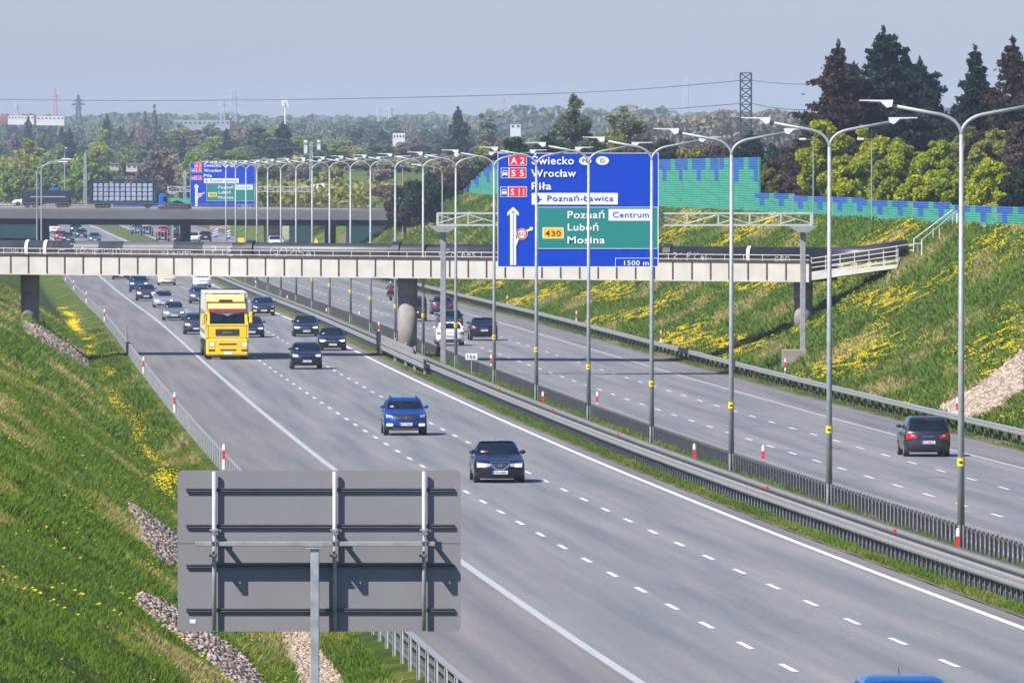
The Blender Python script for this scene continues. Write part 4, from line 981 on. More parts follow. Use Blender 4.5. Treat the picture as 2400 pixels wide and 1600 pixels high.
PB = paint('navy_black', (.006,.008,.016), .3); PBL = paint('deep_blue', (.005,.05,.30), .35); PK = paint('black', (.006,.006,.008), .2)
PDG = paint('dark_grey', (.035,.038,.045), .45); PS = paint('silver', (.42,.42,.43), .7); PSW = paint('pale_silver', (.55,.56,.60), .6)
PW_ = paint('white', (.75,.75,.75), 0); PC = paint('cream', (.75,.62,.36), 0); PGB = paint('grey_blue', (.09,.12,.20), .5); PNV = paint('navy', (.006,.035,.11), .4)
PR_ = paint('red', (.40,.02,.025), .2); PTL = paint('teal', (.01,.13,.20), .3); PSB = paint('sky_blue', (.01,.13,.42), .45); PPU = paint('dark_violet_grey', (.05,.045,.08), .4)
PM = paint('graphite', (.03,.033,.04), .4)
GL_ = 'cars on the oncoming carriageway'; GR_ = 'cars on the departing carriageway'
road_car(1147, 1109, 'sedan_car', 'black sedan with lit headlamps and oval chrome grille, largest car on the oncoming lanes', 'sedan', 1.76, PB, lights=True, plate='WD 6508U', grille='oval', logo='H', group=GL_)
_sc = bpy.context.scene.objects['sedan_car']; _w = [c for c in _sc.children if c.name.startswith('windscreen')][0]; MB().ellip((-.46, -.70, 1.13), (.12, .02, .07), 10, 6).build('red_dashboard_item', mat('red_cloth', (.55,.03,.04), .8), _w)
road_car(931, 1000, 'suv_car', 'bright blue compact SUV with white fog lights lit', 'suv', 1.80, PBL, fog=True, plate='PO 7WE81', grille='wide', rails=True, logo='W', trim=True, group=GL_)
road_car(704, 848, 'crossover_car', 'black crossover with angled white lamps just right of the yellow lorry shadow', 'suv', 1.78, PB, lights=True, plate='PO 4RK02', grille='slim', hs=.97, group=GL_)
road_car(763, 805, 'sedan_car', 'dark saloon following closely behind the black crossover, beside the median', 'sedan', 1.78, PK, lights=True, plate='PZ 81KC', grille='badge', group=GL_)
road_car(703, 773, 'sedan_car', 'black saloon with bright headlamps, left of the dark saloon near the median', 'sedan', 1.78, PK, lights=True, plate='PO 2HM9', grille='badge', group=GL_)
road_car(605, 725, 'hatchback_car', 'dark blue hatchback with orange fog lamps, right above the lorry cab', 'hatch', 1.79, PNV, fog='amber', plate='PO 9UA3', grille='wide', group=GL_)
road_car(577, 775, 'sedan_car', 'black car half hidden behind the right side of the yellow lorry', 'sedan', 1.78, PK, lights=True, plate='PO 5NT4', grille='badge', group=GL_)
road_car(451, 768, 'hatchback_car', 'dark grey hatchback half hidden behind the left side of the lorry', 'hatch', 1.76, PPU, lights=True, plate='PO 1LE6', grille='slim', group=GL_)
road_car(399, 736, 'sedan_car', 'silver saloon in the outer lane, frontmost of the column left of the lorry', 'sedan', 1.72, PS, lights=True, plate='PO 3SB7', grille='slim', group=GL_)
road_car(376, 707, 'sedan_car', 'pale silver saloon, second in the column of cars left of the lorry', 'sedan', 1.74, PSW, lights=True, plate='PO 6EV5', grille='slim', group=GL_)
road_car(335, 691, 'hatchback_car', 'dark grey car, third in the column of cars left of the lorry', 'hatch', 1.74, PPU, lights=True, plate='PO 8JT1', grille='bar', group=GL_)
road_car(319, 671, 'suv_car', 'dark blue SUV, last of the column in the outer lane before the bridge', 'suv', 1.78, PNV, lights=True, plate='PO 2XA8', grille='bar', group=GL_)
road_car(278, 642, 'dark_car', 'almost hidden black car cut off by the underside of the pipe bridge', 'sedan', 1.80, PK, plate='PO 7YC2', group=GL_)
road_car(383, 655, 'taxi_car', 'cream coloured saloon coming out from under the pipe bridge', 'sedan', 1.80, PC, plate='PO 4TX3', grille='slim', group=GL_)
road_car(464, 661, 'white_car', 'white high-roofed car coming out from under the pipe bridge', 'hatch', 1.78, PW_, plate='PO 5WB6', grille='slim', group=GL_)
road_car(459, 697, 'hatchback_car', 'blue-grey car mostly hidden behind the lorry trailer', 'hatch', 1.76, PGB, lights=True, plate='PO 6HG1', grille='bar', group=GL_)
road_car(2102, 1782, 'hatchback_car', 'sky blue car of which only the roof shows at the bottom edge', 'hatch', 1.72, PSB, plate='PO 8DU9', group=GL_)
road_car(2130, 1049, 'minivan_car', 'dark grey minivan driving away, with red tail lamps and a grey rear plate', 'mpv', 1.81, PM, True, plate='PO 6ME27', group=GR_)
road_car(1111, 782, 'coupe_suv_car', 'black coupe-shaped SUV driving away, right of the white car', 'coupe_suv', 1.90, PB, True, plate='PO 1PX6', group=GR_)
road_car(1034, 794, 'suv_car', 'white SUV with black rear bumper driving away behind the gantry post', 'suv', 1.86, PW_, True, plate='PO 9WA1', group=GR_)
road_car(1035, 762, 'suv_car', 'dark SUV directly ahead of the white SUV driving away', 'suv', 1.82, PNV, True, plate='PO 3KD0', group=GR_)
road_car(1016, 722, 'hatchback_car', 'dark violet-grey car driving away, farthest of the group by the gantry post', 'hatch', 1.80, PPU, True, plate='PO 2GV4', group=GR_)
road_car(953, 738, 'van_car', 'dark grey van partly hidden behind the middle bridge pier', 'van', 1.85, PDG, True, cat='van', group=GR_)
# ---- the yellow lorry
def lorry():
    YL = mat('lorry_yellow', (.83,.55,.015), .35, 0, .05, 1.5, coat=.5); YL2 = mat('lorry_pale_yellow', (.90,.70,.24), .35, 0, .05, 1.5, coat=.4)
    TRW = mat('trailer_white', (.66,.66,.63), .5, 0, .08, .6); TRS = mat('trailer_stripe', (.27,.30,.24), .6, 0, .1, .6)
    Z = stat(826); X = (522 * 1.0204 - 1200) * Z / FPX; t = thing('yellow_lorry', 'yellow lorry with a tall cab and white box trailer in the middle lane', 'lorry', (X, Z, float(RZ(Z)) + .006), hd(Z) + .006)
    c = lambda u: (u - 534) / 213.; h = lambda v: (1205 - v) / 213.
    def fb(name, u0, u1, v0, v1, y0, y1, m, r=.04, parent=None): return MB().rbox(((c(u0)+c(u1))/2, (y0+y1)/2, (h(v0)+h(v1))/2), (c(u1)-c(u0), y1-y0, abs(h(v0)-h(v1))), r).build(name, m, parent or t)
    cb = MB()
    cb.add([(c(240),.0,h(905)),(c(828),.0,h(905)),(c(828),.0,h(725)),(c(240),.0,h(725)),(c(262),.22,h(545)),(c(800),.22,h(545)),(c(268),.34,h(500)),(c(795),.34,h(500)),(c(275),.62,h(400)),(c(785),.62,h(400)),
            (c(240),2.2,h(905)),(c(828),2.2,h(905)),(c(828),2.2,h(545)),(c(240),2.2,h(545)),(c(275),2.2,h(400)),(c(785),2.2,h(400))],
           [(0,1,2,3),(3,2,5,4),(4,5,7,6),(6,7,9,8),(8,9,15,14),(0,3,4,6,8,14,13,10),(1,11,12,15,9,7,5,2),(10,13,12,11),(13,14,15,12),(0,10,11,1)])
    cab = cb.build('cab', YL, t)
    MB().prism([(.45, h(402)), (.45, h(372)), (1.0, h(305)), (2.0, h(298)), (2.0, h(402))], c(252), c(775), 'x').build('roof_spoiler', YL2, t)
    MB().add([(c(270),.30,h(497)),(c(793),.30,h(497)),(c(783),.60,h(403)),(c(277),.60,h(403))],[(0,1,2,3)]).build('upper_panel', YL2, t)
    for v_ in (908, 728): fb('panel_seam', 244, 824, v_ + 4, v_ - 2, -.012, .2, BLACKP, .002)
    for u_ in (268, 800): fb('panel_seam', u_ - 2, u_ + 2, 905, 728, -.012, .1, BLACKP, .002)
    fb('roof_vent', 420, 607, 400, 370, .42, .5, BLACKP, .01)
    sv = MB(); sv.prism([(.10, h(545)), (.13, h(548)), (.30, h(497)), (.24, h(495))], c(272), c(792), 'x'); sv.build('sun_visor', mat('visor_red', (.22,.04,.04), .3, 0, .1, 4), t)
    MB().add([(c(288),-.015+.02,h(722)),(c(778),-.015+.02,h(722)),(c(772),.20,h(548)),(c(292),.20,h(548))],[(0,1,2,3)]).build('windscreen', GLASS, t)
    dr = MB().use(mat('lace_curtain', (.16,.16,.22), .8)); dr.add([(c(300),.16,h(556)),(c(770),.16,h(556)),(c(610),.145,h(568)),(c(534),.10,h(600)),(c(460),.145,h(568))],[(0,1,2,3,4)]); o=dr.build('curtain', None, t); o.location=(0,-.03,0)
    for (a, b_) in ((245, 272), (795, 822)): pass
    gr = fb('grille', 370, 700, 872, 780, -.03, .03, BLACKP, .01)
    sl_ = MB()
    for k in range(5): sl_.box((c(535), -.035, h(862 - k * 18)), (c(690) - c(380), .02, .02))
    sl_.build('grille_slat', mat('grille_grey', (.12,.12,.13), .5), gr)
    v, f = text_mesh('MAN', .62, .13, .01); MB().add([(a - .31, -.052, b_ + h(838)) for a, q, b_ in v], f).build('maker_lettering', CHROME, gr)
    bp = fb('bumper', 240, 828, 1152, 912, -.12, 1.2, YL, .10)
    fb('bumper_slot', 420, 665, 1000, 980, -.13, -.10, BLACKP, .005, bp); fb('bumper_slot', 435, 660, 1082, 1062, -.13, -.10, BLACKP, .005, bp); fb('step_recess', 372, 700, 942, 912, -.128, -.10, YL2, .01, bp)
    for (a, b_) in ((275, 362), (728, 815)):
        hl = fb('headlight', a, b_, 1020, 970, -.14, -.08, LAMPOFF, .01); fb('lit_bulb', (a+b_)/2-22, (a+b_)/2+26, 1014, 978, -.15, -.13, LAMPON, .005, hl); fb('fog_light', a, b_, 1086, 1062, -.135, -.10, BLACKP, .005)
    fb('number_plate', 492, 608, 1132, 1096, -.15, -.12, PLATEM, .005)
    for (a, b_, v0, v1) in ((170, 222, 720, 568), (838, 888, 700, 538)):
        m_ = fb('wing_mirror', a, b_, v0, v1, -.05, .25, YL, .05); MB().tube([((c(a)+c(b_))/2, .2, h(v1)-.1), (c(250 if a < 500 else 815), .35, h(v1)-.05)], .03, 6).build('mirror_arm', BLACKP, m_)
    fb('side_panel', 238, 262, 905, 560, .35, 1.9, YL2, .02)
    # trailer
    TX0, TX1 = -1.40, 1.38; T0, T1, ZB, ZT = 1.55, 16.2, 1.25, 4.36
    bx = MB(); bx.rbox(((TX0+TX1)/2, (T0+T1)/2, (ZB+ZT)/2), (TX1-TX0, T1-T0, ZT-ZB), .04); tr = bx.build('box_body', TRW, t)
    st = MB(); st.box((TX0-.005, (T0+T1)/2, (h(540)+h(640))/2), (.02, T1-T0-.3, .5)); st.box((TX0-.005, (T0+T1)/2, h(830)), (.02, T1-T0-.3, .26)); st.build('side_stripe', TRS, tr)
    fr_ = MB()
    for xx in (TX0+.05, TX1-.05): fr_.box((xx, T0-.03, (ZB+ZT)/2), (.10, .05, ZT-ZB))
    fr_.box(((TX0+TX1)/2, T0-.03, ZT-.05), (TX1-TX0, .05, .10)); fr_.build('front_frame', mat('trailer_frame', (.55,.55,.55), .4, .3), tr)
    fb('reefer_unit', 330, 715, 330, 292, 1.45, 1.56, BLACKP, .01)
    ch = MB(); ch.box((0, 8, .95), (1.1, 15, .35)); ch.box((-1.25, 9.5, .8), (.08, 5, .55)); ch.box((1.25, 9.5, .8), (.08, 5, .55)); ch.build('chassis', BLACKP, t)
    for sd in (-1, 1):
        for y_ in (1.35, 5.0, 12.0, 13.3, 14.6):
            wh = thing_part('wheel', t, (sd * 1.18, y_, .53)); MB().cyl((0,0,0), .53, .34, 22, 'x').build('tyre', RUBBER, wh); MB().cyl((sd*.16,0,0), .30, .05, 14, 'x').build('rim', RIMM, wh)
lorry()
# ---- far traffic seen under the overpass
FARG = 'small far cars seen beneath the overpass'
for xd, yd, kd, pt, lab, right in (
    (123, 537, 'van', PW_, 'white van, leftmost of the far cars beneath the overpass', False), (139, 552, 'hatch', PR_, 'red hatchback beside the white van beneath the overpass', False),
    (174, 536, 'suv', PK, 'black SUV with two lit lamps beneath the overpass', False), (186, 547, 'hatch', PNV, 'dark blue car in front of the black SUV with lit lamps', False),
    (217, 557, 'sedan', PGB, 'blue-grey car low in the gap right behind the pipe', False), (156, 556, 'sedan', PPU, 'dark car between the red hatchback and the blue-grey car', False),
    (315, 546, 'suv', PTL, 'teal car leading the far group right of the poles', True), (338, 542, 'suv', PPU, 'dark violet car in front of a white van beneath the overpass', True), (334, 534, 'van', PW_, 'white van behind the dark violet car', True),
    (374, 541, 'hatch', PR_, 'small red car left of the middle overpass pier', True), (373, 555, 'sedan', PK, 'dark car low in the gap under the small red car', True), (398, 536, 'van', PTL, 'dark teal van close to the middle overpass pier', True),
    (399, 557, 'hatch', PK, 'black car touching the left side of the middle overpass pier', True), (471, 555, 'suv', PB, 'dark SUV just right of the middle overpass pier', True), (445, 556, 'sedan', PW_, 'white car half behind the middle overpass pier', True)):
    Z = stat(yd, RR if right else 0) or 1500.; Z = max(Z, 1345.)
    X = (xd * 1.0204 - 1200) * Z / FPX
    o_ = X - float(C(Z)); gz = ground(o_, Z) + .32 if not (-9 < o_ < 6 or 11.4 < o_ < 26) else float(RZ(Z)) + (RR if o_ > 10 else 0) + .006
    car('far_car', lab, kd, 1.8, pt, (X, Z, gz), hd(Z) + (pi if right else 0), S=1.07, detail=1, lights=(pt is PK and not right), group=FARG, cat='van' if kd == 'van' else 'car')
# lorries on the overpass
DZ = 1306.
def OW(xd, yd, Z=DZ): p = W(xd, yd, Z); return p
def flat_lorry():
    a = OW(205, 478); b_ = OW(385, 478); L = b_[0] - a[0]; t = thing('blue_lorry', 'blue lorry with a frame trailer of stacked pale grey bundles on the overpass', 'lorry', a)
    s = DZ / FPX * 1.0204; X = lambda xd: (xd - 205) * s; Zh = lambda yd: (478 - yd) * s
    BU = mat('lorry_blue', (.0,.12,.50), .45, 0, .1, .5); DKG = mat('dark_frame', (.015,.035,.06), .6, 0, .1, .5); BUN = mat('grey_bundles', (.30,.34,.45), .8, 0, .15, .6)
    fr = MB(); fr.box(((X(205)+X(360))/2, 1.3, Zh(415)), (X(360)-X(205), 2.5, .25)); fr.box(((X(205)+X(360))/2, 1.3, Zh(465)), (X(360)-X(205), 2.5, .25))
    for xd in (208, 357): fr.box((X(xd), 1.3, Zh(440)), (.45, 2.5, Zh(415)-Zh(465)))
    fr.build('trailer_frame', DKG, t)
    bm = MB()
    for k in range(11):
        for j in range(4): x0 = X(213) + k * (X(353)-X(213)) / 11; bm.rbox((x0 + .35, 1.3, Zh(462) + .28 + j * .62), ((X(353)-X(213))/11 - .12, 2.3, .56), .08)
    bm.build('bundle_load', BUN, t)
    ch = MB(); ch.box(((X(260)+X(365))/2, 1.3, Zh(471)), (X(365)-X(260), 2.2, .5)); ch.build('chassis', BU, t)
    cb = MB(); cb.rbox(((X(364)+X(384))/2, 1.3, Zh(461)), (X(384)-X(364), 2.4, Zh(449)-Zh(475)), .15); cb.rbox(((X(366)+X(380))/2, 1.3, Zh(449)), (X(380)-X(366), 2.3, .5), .1); cb.build('cab', BU, t)
    MB().box((X(379), .08, Zh(457)), (.5, .03, .6)).build('side_window', GLASS, t)
    for xd in (225, 236, 247, 340, 372): MB().cyl((X(xd), .35, .45), .5, .3, 16, 'y').build('wheel', RUBBER, t)
flat_lorry()
def dark_lorry():
    a = OW(52, 476); t = thing('dark_lorry', 'black lorry with a low box body on the left part of the overpass', 'lorry', a)
    s = DZ / FPX * 1.0204; X = lambda xd: (xd - 52) * s; Zh = lambda yd: (476 - yd) * s; DKG = mat('lorry_dark', (.02,.03,.055), .5, 0, .15, .5)
    MB().rbox(((X(58)+X(160))/2, 1.3, (Zh(437)+Zh(466))/2), (X(160)-X(58), 2.5, Zh(437)-Zh(466)), .08).build('box_body', DKG, t)
    MB().rbox((X(52)+.4, 1.3, (Zh(440)+Zh(470))/2), (1.0, 2.4, Zh(440)-Zh(470)), .15).build('cab', DKG, t)
    MB().box((X(110), .02, Zh(452)), (X(150)-X(70), .04, .2)).build('side_rail', GALV2, t)
    MB().rbox(((X(112)+X(136))/2, 1.3, Zh(435)), (X(136)-X(112), 1.5, .35), .1).build('roof_hatch', mat('hatch_blue', (.0,.12,.5), .5), t)
    for xd in (62, 80, 135, 145, 155): MB().cyl((X(xd), .3, .45), .5, .3, 16, 'y').build('wheel', RUBBER, t)
dark_lorry()
for xd, pt, lab in ((66, PW_, 'white car mostly hidden behind the black lorry on the overpass'), (402, PDG, 'dark car below the far blue sign on the overpass')):
    p = OW(xd, 484 if xd > 200 else 473, 1303.5 if xd > 200 else 1309.5); car('small_car', lab, 'sedan', 1.7, pt, p, -pi / 2, S=1.0, detail=1, group='cars on the overpass')
# dark open-backed lorry near the yellow boards
p = OW(626, 562, 1360); t = thing('dark_box_lorry', 'black box lorry behind the pipe, right of the yellow board', 'lorry', p)
MB().rbox((0, 2, 1.9), (2.5, 5, 2.4), .1).build('box_body', BLACKP, t); MB().rbox((0, -.9, 1.3), (2.2, 1.2, 1.5), .2).build('cab', BLACKP, t)
for sx in (-1, 1):
    for y_ in (-.6, 3.2): MB().cyl((sx, y_, .45), .45, .3, 14, 'x').build('wheel', RUBBER, t)
p = OW(632, 569, 1352); car('small_car', 'white car in front of the black box lorry behind the pipe', 'sedan', 1.9, PW_, p, hd(1350), S=1.2, detail=1)
# ---- motorcycle with its rider, seen from behind
def moto():
    Z = stat(690, RR); X = (898 * 1.0204 - 1200) * Z / FPX; loc = (X, Z, float(RZ(Z)) + RR + .006); rz = hd(Z)
    t = thing('motorcycle', 'dark red touring motorcycle driving away left of the middle pier', 'motorcycle', loc, rz)
    MR = mat('dark_red_fairing', (.20,.01,.03), .3, 0, .1, 4, coat=.5)
    for nm, y in (('rear_wheel', -.1), ('front_wheel', 1.45)):
        w = MB(); w.cyl((0, y, .32), .32, .17, 20, 'x'); w.build(nm, RUBBER, t)
    MB().ellip((0, .75, .72), (.22, .6, .26), 12, 8).build('tank', MR, t, sm=True)
    MB().rbox((0, .1, .85), (.28, .6, .12), .04).build('seat', BLACKP, t)
    for s_ in (-1, 1): MB().rbox((s_ * .34, -.05, .66), (.2, .5, .36), .06).build('pannier', MR, t); MB().tube([(s_*.22, -.35, .32), (s_*.2, .5, .34)], .05, 8).build('exhaust', CHROME, t)
    MB().rbox((0, -.28, 1.02), (.42, .32, .28), .06).build('top_case', MR, t)
    MB().rbox((0, -.33, .78), (.22, .04, .07), .01).build('tail_light', TAIL, t)
    hb = MB(); hb.tube([(-.38, 1.05, 1.08), (0, 1.15, 1.02), (.38, 1.05, 1.08)], .02, 6)
    for s_ in (-1, 1): hb.ellip((s_*.45, 1.1, 1.25), (.08, .03, .05), 8, 5); hb.tube([(s_*.36, 1.08, 1.08), (s_*.44, 1.1, 1.22)], .01, 4)
    hb.build('handlebar', BLACKP, t)
    # rider
    pz = loc[2]; r = bpy.data.meshes.new('person')
    J = [((0,.15,.95),.19), ((0,.22,1.2),.18), ((0,.32,1.42),.20), ((0,.36,1.55),.075), ((0,.40,1.66),.10), ((-.22,.34,1.42),.085), ((-.34,.62,1.2),.06), ((-.34,.98,1.1),.045), ((.22,.34,1.42),.085), ((.34,.62,1.2),.06), ((.34,.98,1.1),.045),
         ((-.17,.25,.9),.12), ((-.27,.62,.78),.085), ((-.24,.40,.42),.06), ((-.24,.58,.36),.05), ((.17,.25,.9),.12), ((.27,.62,.78),.085), ((.24,.40,.42),.06), ((.24,.58,.36),.05)]
    Ed = [(0,1),(1,2),(2,3),(3,4),(2,5),(5,6),(6,7),(2,8),(8,9),(9,10),(0,11),(11,12),(12,13),(13,14),(0,15),(15,16),(16,17),(17,18)]
    r.from_pydata([j[0] for j in J], Ed, []); o = bpy.data.objects.new('person', r); COL.objects.link(o)
    sk = o.modifiers.new('skin', 'SKIN'); r.skin_vertices[0].data[0].use_root = True
    for i, j in enumerate(J): r.skin_vertices[0].data[i].radius = (j[1], j[1])
    ss = o.modifiers.new('sub', 'SUBSURF'); ss.levels = 2; ss.render_levels = 2
    r.materials.append(mat('rider_leather', (.03,.03,.035), .7)); o.location = loc; o.rotation_euler.z = rz
    tag(o, 'motorcycle rider in dark leathers sitting upright with a white-topped helmet', 'person')
    MB().ellip((0, .42, 1.72), (.14, .16, .16), 14, 10).build('helmet', mat('helmet', (.35,.35,.38), .2, coat=.6), o, sm=True)
moto()
# ================================================================ PLANTS
def leafmat(name, col, var=.35, trans=.38):
    m = bpy.data.materials.new(name); nt, N, L, b = nodes_of(m); b.inputs['Roughness'].default_value = .75; b.inputs['Specular IOR Level'].default_value = .2
    g = N.new('ShaderNodeNewGeometry'); oi = N.new('ShaderNodeObjectInfo')
    mr = N.new('ShaderNodeMapRange'); mr.inputs[3].default_value = 1 - var; mr.inputs[4].default_value = 1 + var; L.new(g.outputs['Random Per Island'], mr.inputs[0])
    m2 = N.new('ShaderNodeMapRange'); m2.inputs[3].default_value = .82; m2.inputs[4].default_value = 1.18; L.new(oi.outputs['Random'], m2.inputs[0])
    q = N.new('ShaderNodeMath'); q.operation = 'MULTIPLY'; L.new(mr.outputs[0], q.inputs[0]); L.new(m2.outputs[0], q.inputs[1])
    mx = N.new('ShaderNodeMix'); mx.data_type = 'RGBA'; mx.blend_type = 'MULTIPLY'; mx.inputs[0].default_value = 1; mx.inputs[6].default_value = (*col, 1)
    L.new(q.outputs[0], mx.inputs[7]); L.new(mx.outputs[2], b.inputs['Base Color'])
    tr = N.new('ShaderNodeBsdfTranslucent'); L.new(mx.outputs[2], tr.inputs[0]); ms = N.new('ShaderNodeMixShader'); ms.inputs[0].default_value = trans
    L.new(b.outputs[0], ms.inputs[1]); L.new(tr.outputs[0], ms.inputs[2]); L.new(ms.outputs[0], N['Material Output'].inputs[0])
    return m
LEAF = {'hazelgrey': leafmat('leaves_soft_grey_green', (.17,.20,.10)), 'lime': leafmat('leaves_lime', (.30,.36,.028)), 'yellowgreen': leafmat('leaves_yellow_green', (.40,.43,.025)), 'green': leafmat('leaves_fresh_green', (.13,.185,.032)), 'olive': leafmat('leaves_olive', (.25,.25,.06)), 'dark': leafmat('leaves_dark_green', (.035,.062,.030)),
        'brown': leafmat('twigs_brown', (.135,.095,.075)), 'conifer': leafmat('needles_blue_green', (.024,.046,.038)), 'coniferbrown': leafmat('needles_brown', (.060,.045,.032)), 'pale': leafmat('blossom_pale', (.30,.31,.20)), 'grey': leafmat('leaves_grey_green', (.10,.12,.075))}
BARK = mat('bark', (.07,.055,.045), .9, 0, .25, 3)
def quads(cen, nor_jit, size, r, asp=.6):
    """leaf faces round given centres"""
    n = len(cen); a = r.normal(size=(n, 3)); a /= np.linalg.norm(a, axis=1)[:, None] + 1e-9
    b = np.cross(a, r.normal(size=(n, 3))); b /= np.linalg.norm(b, axis=1)[:, None] + 1e-9
    s = size * r.uniform(.6, 1.3, n)[:, None]
    V = np.stack([cen - a*s, cen + b*s*asp, cen + a*s, cen - b*s*asp], 1).reshape(-1, 3)
    return V, np.arange(4 * n).reshape(-1, 4)
def crown(r, w, h, z0, n, leaf, lobes=26, kind='round', dens=1.):
    cs = []
    for i in range(lobes):
        while True:
            p = r.uniform(-1, 1, 3)
            if np.linalg.norm(p) < 1: break
        if kind == 'round': q = p * np.array([.78, .78, .82]); k = 1.
        elif kind == 'tall': q = p * np.array([.8, .8, .95]); k = 1 - .6 * max(0, q[2]) ** 1.5
        else: q = p * np.array([.8, .8, .8]); k = 1
        cs.append((q[0] * k * w / 2, q[1] * k * w / 2, z0 + h / 2 + q[2] * h / 2, r.uniform(.13, .30) * w * .5 * (1.25 - .5 * abs(p[2]))))
    tot = sum(c_[3] ** 2 for c_ in cs); P_ = []
    for (x, y, z, rr) in cs:
        m = max(6, int(n * rr ** 2 / tot)); d = r.normal(size=(m, 3)); d /= np.linalg.norm(d, axis=1)[:, None]
        rad = rr * r.uniform(.25, 1.12, m)[:, None] ** .6; P_.append(np.array([x, y, z]) + d * rad * np.array([1, 1, .85]))
    return quads(np.concatenate(P_), 0, leaf, r), cs
def conifer(r, w, h, n, leaf, gaps=.0):
    P_ = []; lev = int(h / .62)
    for i in range(lev):
        z = h * (.06 + .94 * i / lev); k = (1 - (z / h)) ** .66; rad = max(.25, w * .98 * k * (1 + .16 * np.sin(z * 1.7 + w) )); nb = 5 + int(8 * k) if i % 1 == 0 else 5; a0 = r.uniform(0, 6.28)
        for b in range(nb):
            if r.uniform() < gaps: continue
            a = a0 + 2*pi*b/nb + r.normal() * .25; rl = rad * r.uniform(.55, 1.25); m = max(5, int(n / lev * rad / (w * .28) / nb))
            t = r.uniform(.1, 1, m) ** .6; droop = -.18 * rl * t + .14 * rl * t ** 2.5 * r.uniform(.5, 1.6)
            sp = (.10 + .13 * (1 - t)) * rl + .06
            P_.append(np.stack([cos(a) * rl * t - sin(a) * r.normal(size=m) * sp, sin(a) * rl * t + cos(a) * r.normal(size=m) * sp, z + droop + r.normal(size=m) * .13], 1))
    P_.append(np.stack([r.normal(size=60) * .08, r.normal(size=60) * .08, r.uniform(h * .9, h * 1.03, 60)], 1))
    return quads(np.concatenate(P_), 0, leaf, r, .5)
def tree_proto(kind, r, w, h, n, leaf, lm):
    """returns meshes (trunk, crown) with the base at the origin"""
    tm = MB()
    if kind == 'conifer':
        V, F = conifer(r, w, h, n, leaf, .10); tm.tube([(0,0,-1),(0,0,h*.5),(.05,0,h*.98)], .028*h*.6, 7, r2=.02)
    else:
        z0 = {'round': .16, 'tall': .12, 'bush': .0, 'bare': .12}[kind] * h
        (V, F), cs = crown(r, w, h - z0, z0, n, leaf, 46 if kind != 'tall' else 70, 'tall' if kind == 'tall' else 'round')
        tm.tube([(0,0,-1),(0,0,h*.3),(w*.03,0,h*.62),(w*.02,0,h*.88)], .02*h+.05, 8, r2=.03)
        for c_ in cs[::2]: tm.tube([(0,0,h*.22 + .1*c_[2]), (c_[0]*.5, c_[1]*.5, (h*.22+c_[2])*.55), (c_[0]*.95, c_[1]*.95, c_[2])], .012*h, 5, r2=.02)
    V[:, 2] = np.maximum(V[:, 2], -.3)
    cm = fast_mesh('crown', V, F, lm); tr = tm.build('trunk', BARK)
    return cm, tr
PROTO = {}
def plant(key, kind, lm, w, h, n, leaf, seed, loc, label, cat='tree', group=None, sx=1., sz=1., rz=None):
    """a tree from a cached pair of meshes; scaled to its size"""
    if key not in PROTO:
        cm, tr = tree_proto(kind, np.random.default_rng(seed), w, h, n, leaf, LEAF[lm]); PROTO[key] = (cm.data, tr.data, w, h)
        bpy.data.objects.remove(cm); bpy.data.objects.remove(tr)
    a, b, w0, h0 = PROTO[key]
    t = thing({'conifer': 'conifer_tree', 'round': 'leafy_tree', 'tall': 'tall_tree', 'bush': 'bush', 'bare': 'bare_tree'}[kind], label, cat, loc, rnd.uniform(0, 6.28) if rz is None else rz, group)
    t.scale = (sx * w / w0, sx * w / w0, sz * h / h0)
    for me, nm in ((a, 'crown'), (b, 'trunk')): o = bpy.data.objects.new(nm, me); COL.objects.link(o); o.parent = t
    return t
def at(xd, ytop, Z, wpx, kind, lm, label, n=5200, leaf=.30, key=None, group=None, cat='tree', base=None):
    X = (xd * 1.0204 - 1200) * Z / FPX; g = ground(X - float(C(Z)), Z) if base is None else base
    top = CAMZ - (ytop * 1.0204 - HZ) * Z / FPX; h = max(1.5, top - g); w = wpx * 1.0204 * Z / FPX
    key = key or 'own%d' % len(PROTO)
    return plant(key, kind, lm, w, h, n, leaf, len(PROTO) + 3, (X, Z, g - .2), label, cat, group)
# near stand behind the noise wall on the right
at(1925, 98, 845, 142, 'conifer', 'coniferbrown', 'brown withering spruce, leftmost of the tall conifers on the right', 17000, .24)
at(1962, 150, 855, 70, 'conifer', 'conifer', 'slim dark spruce squeezed between the brown spruce and the tallest spruce', 9000, .24)
at(2030, 66, 850, 185, 'conifer', 'conifer', 'tallest dark blue-green spruce against the sky', 26000, .25)
at(2112, 138, 862, 172, 'conifer', 'conifer', 'dark spruce leaning on the right side of the tallest spruce', 18000, .25)
at(2078, 118, 880, 130, 'conifer', 'conifer', 'dark spruce peeping out behind the tallest spruce on its right', 10000, .25)
at(2240, 106, 820, 92, 'conifer', 'conifer', 'thin topped spruce standing alone left of the rightmost spruce', 9000, .24)
at(2326, 92, 815, 118, 'conifer', 'coniferbrown', 'rightmost brown-tinged spruce by the edge', 12000, .24)
at(2225, 210, 835, 150, 'conifer', 'conifer', 'broad low dark spruce under the thin topped spruce', 12000, .26)
at(2352, 200, 830, 150, 'conifer', 'coniferbrown', 'broad low brownish spruce at the right edge', 12000, .26)
at(1870, 268, 900, 90, 'conifer', 'coniferbrown', 'low brown conifer at the left foot of the brown spruce', 7000, .26)
BG = 'bushes behind the noise wall'
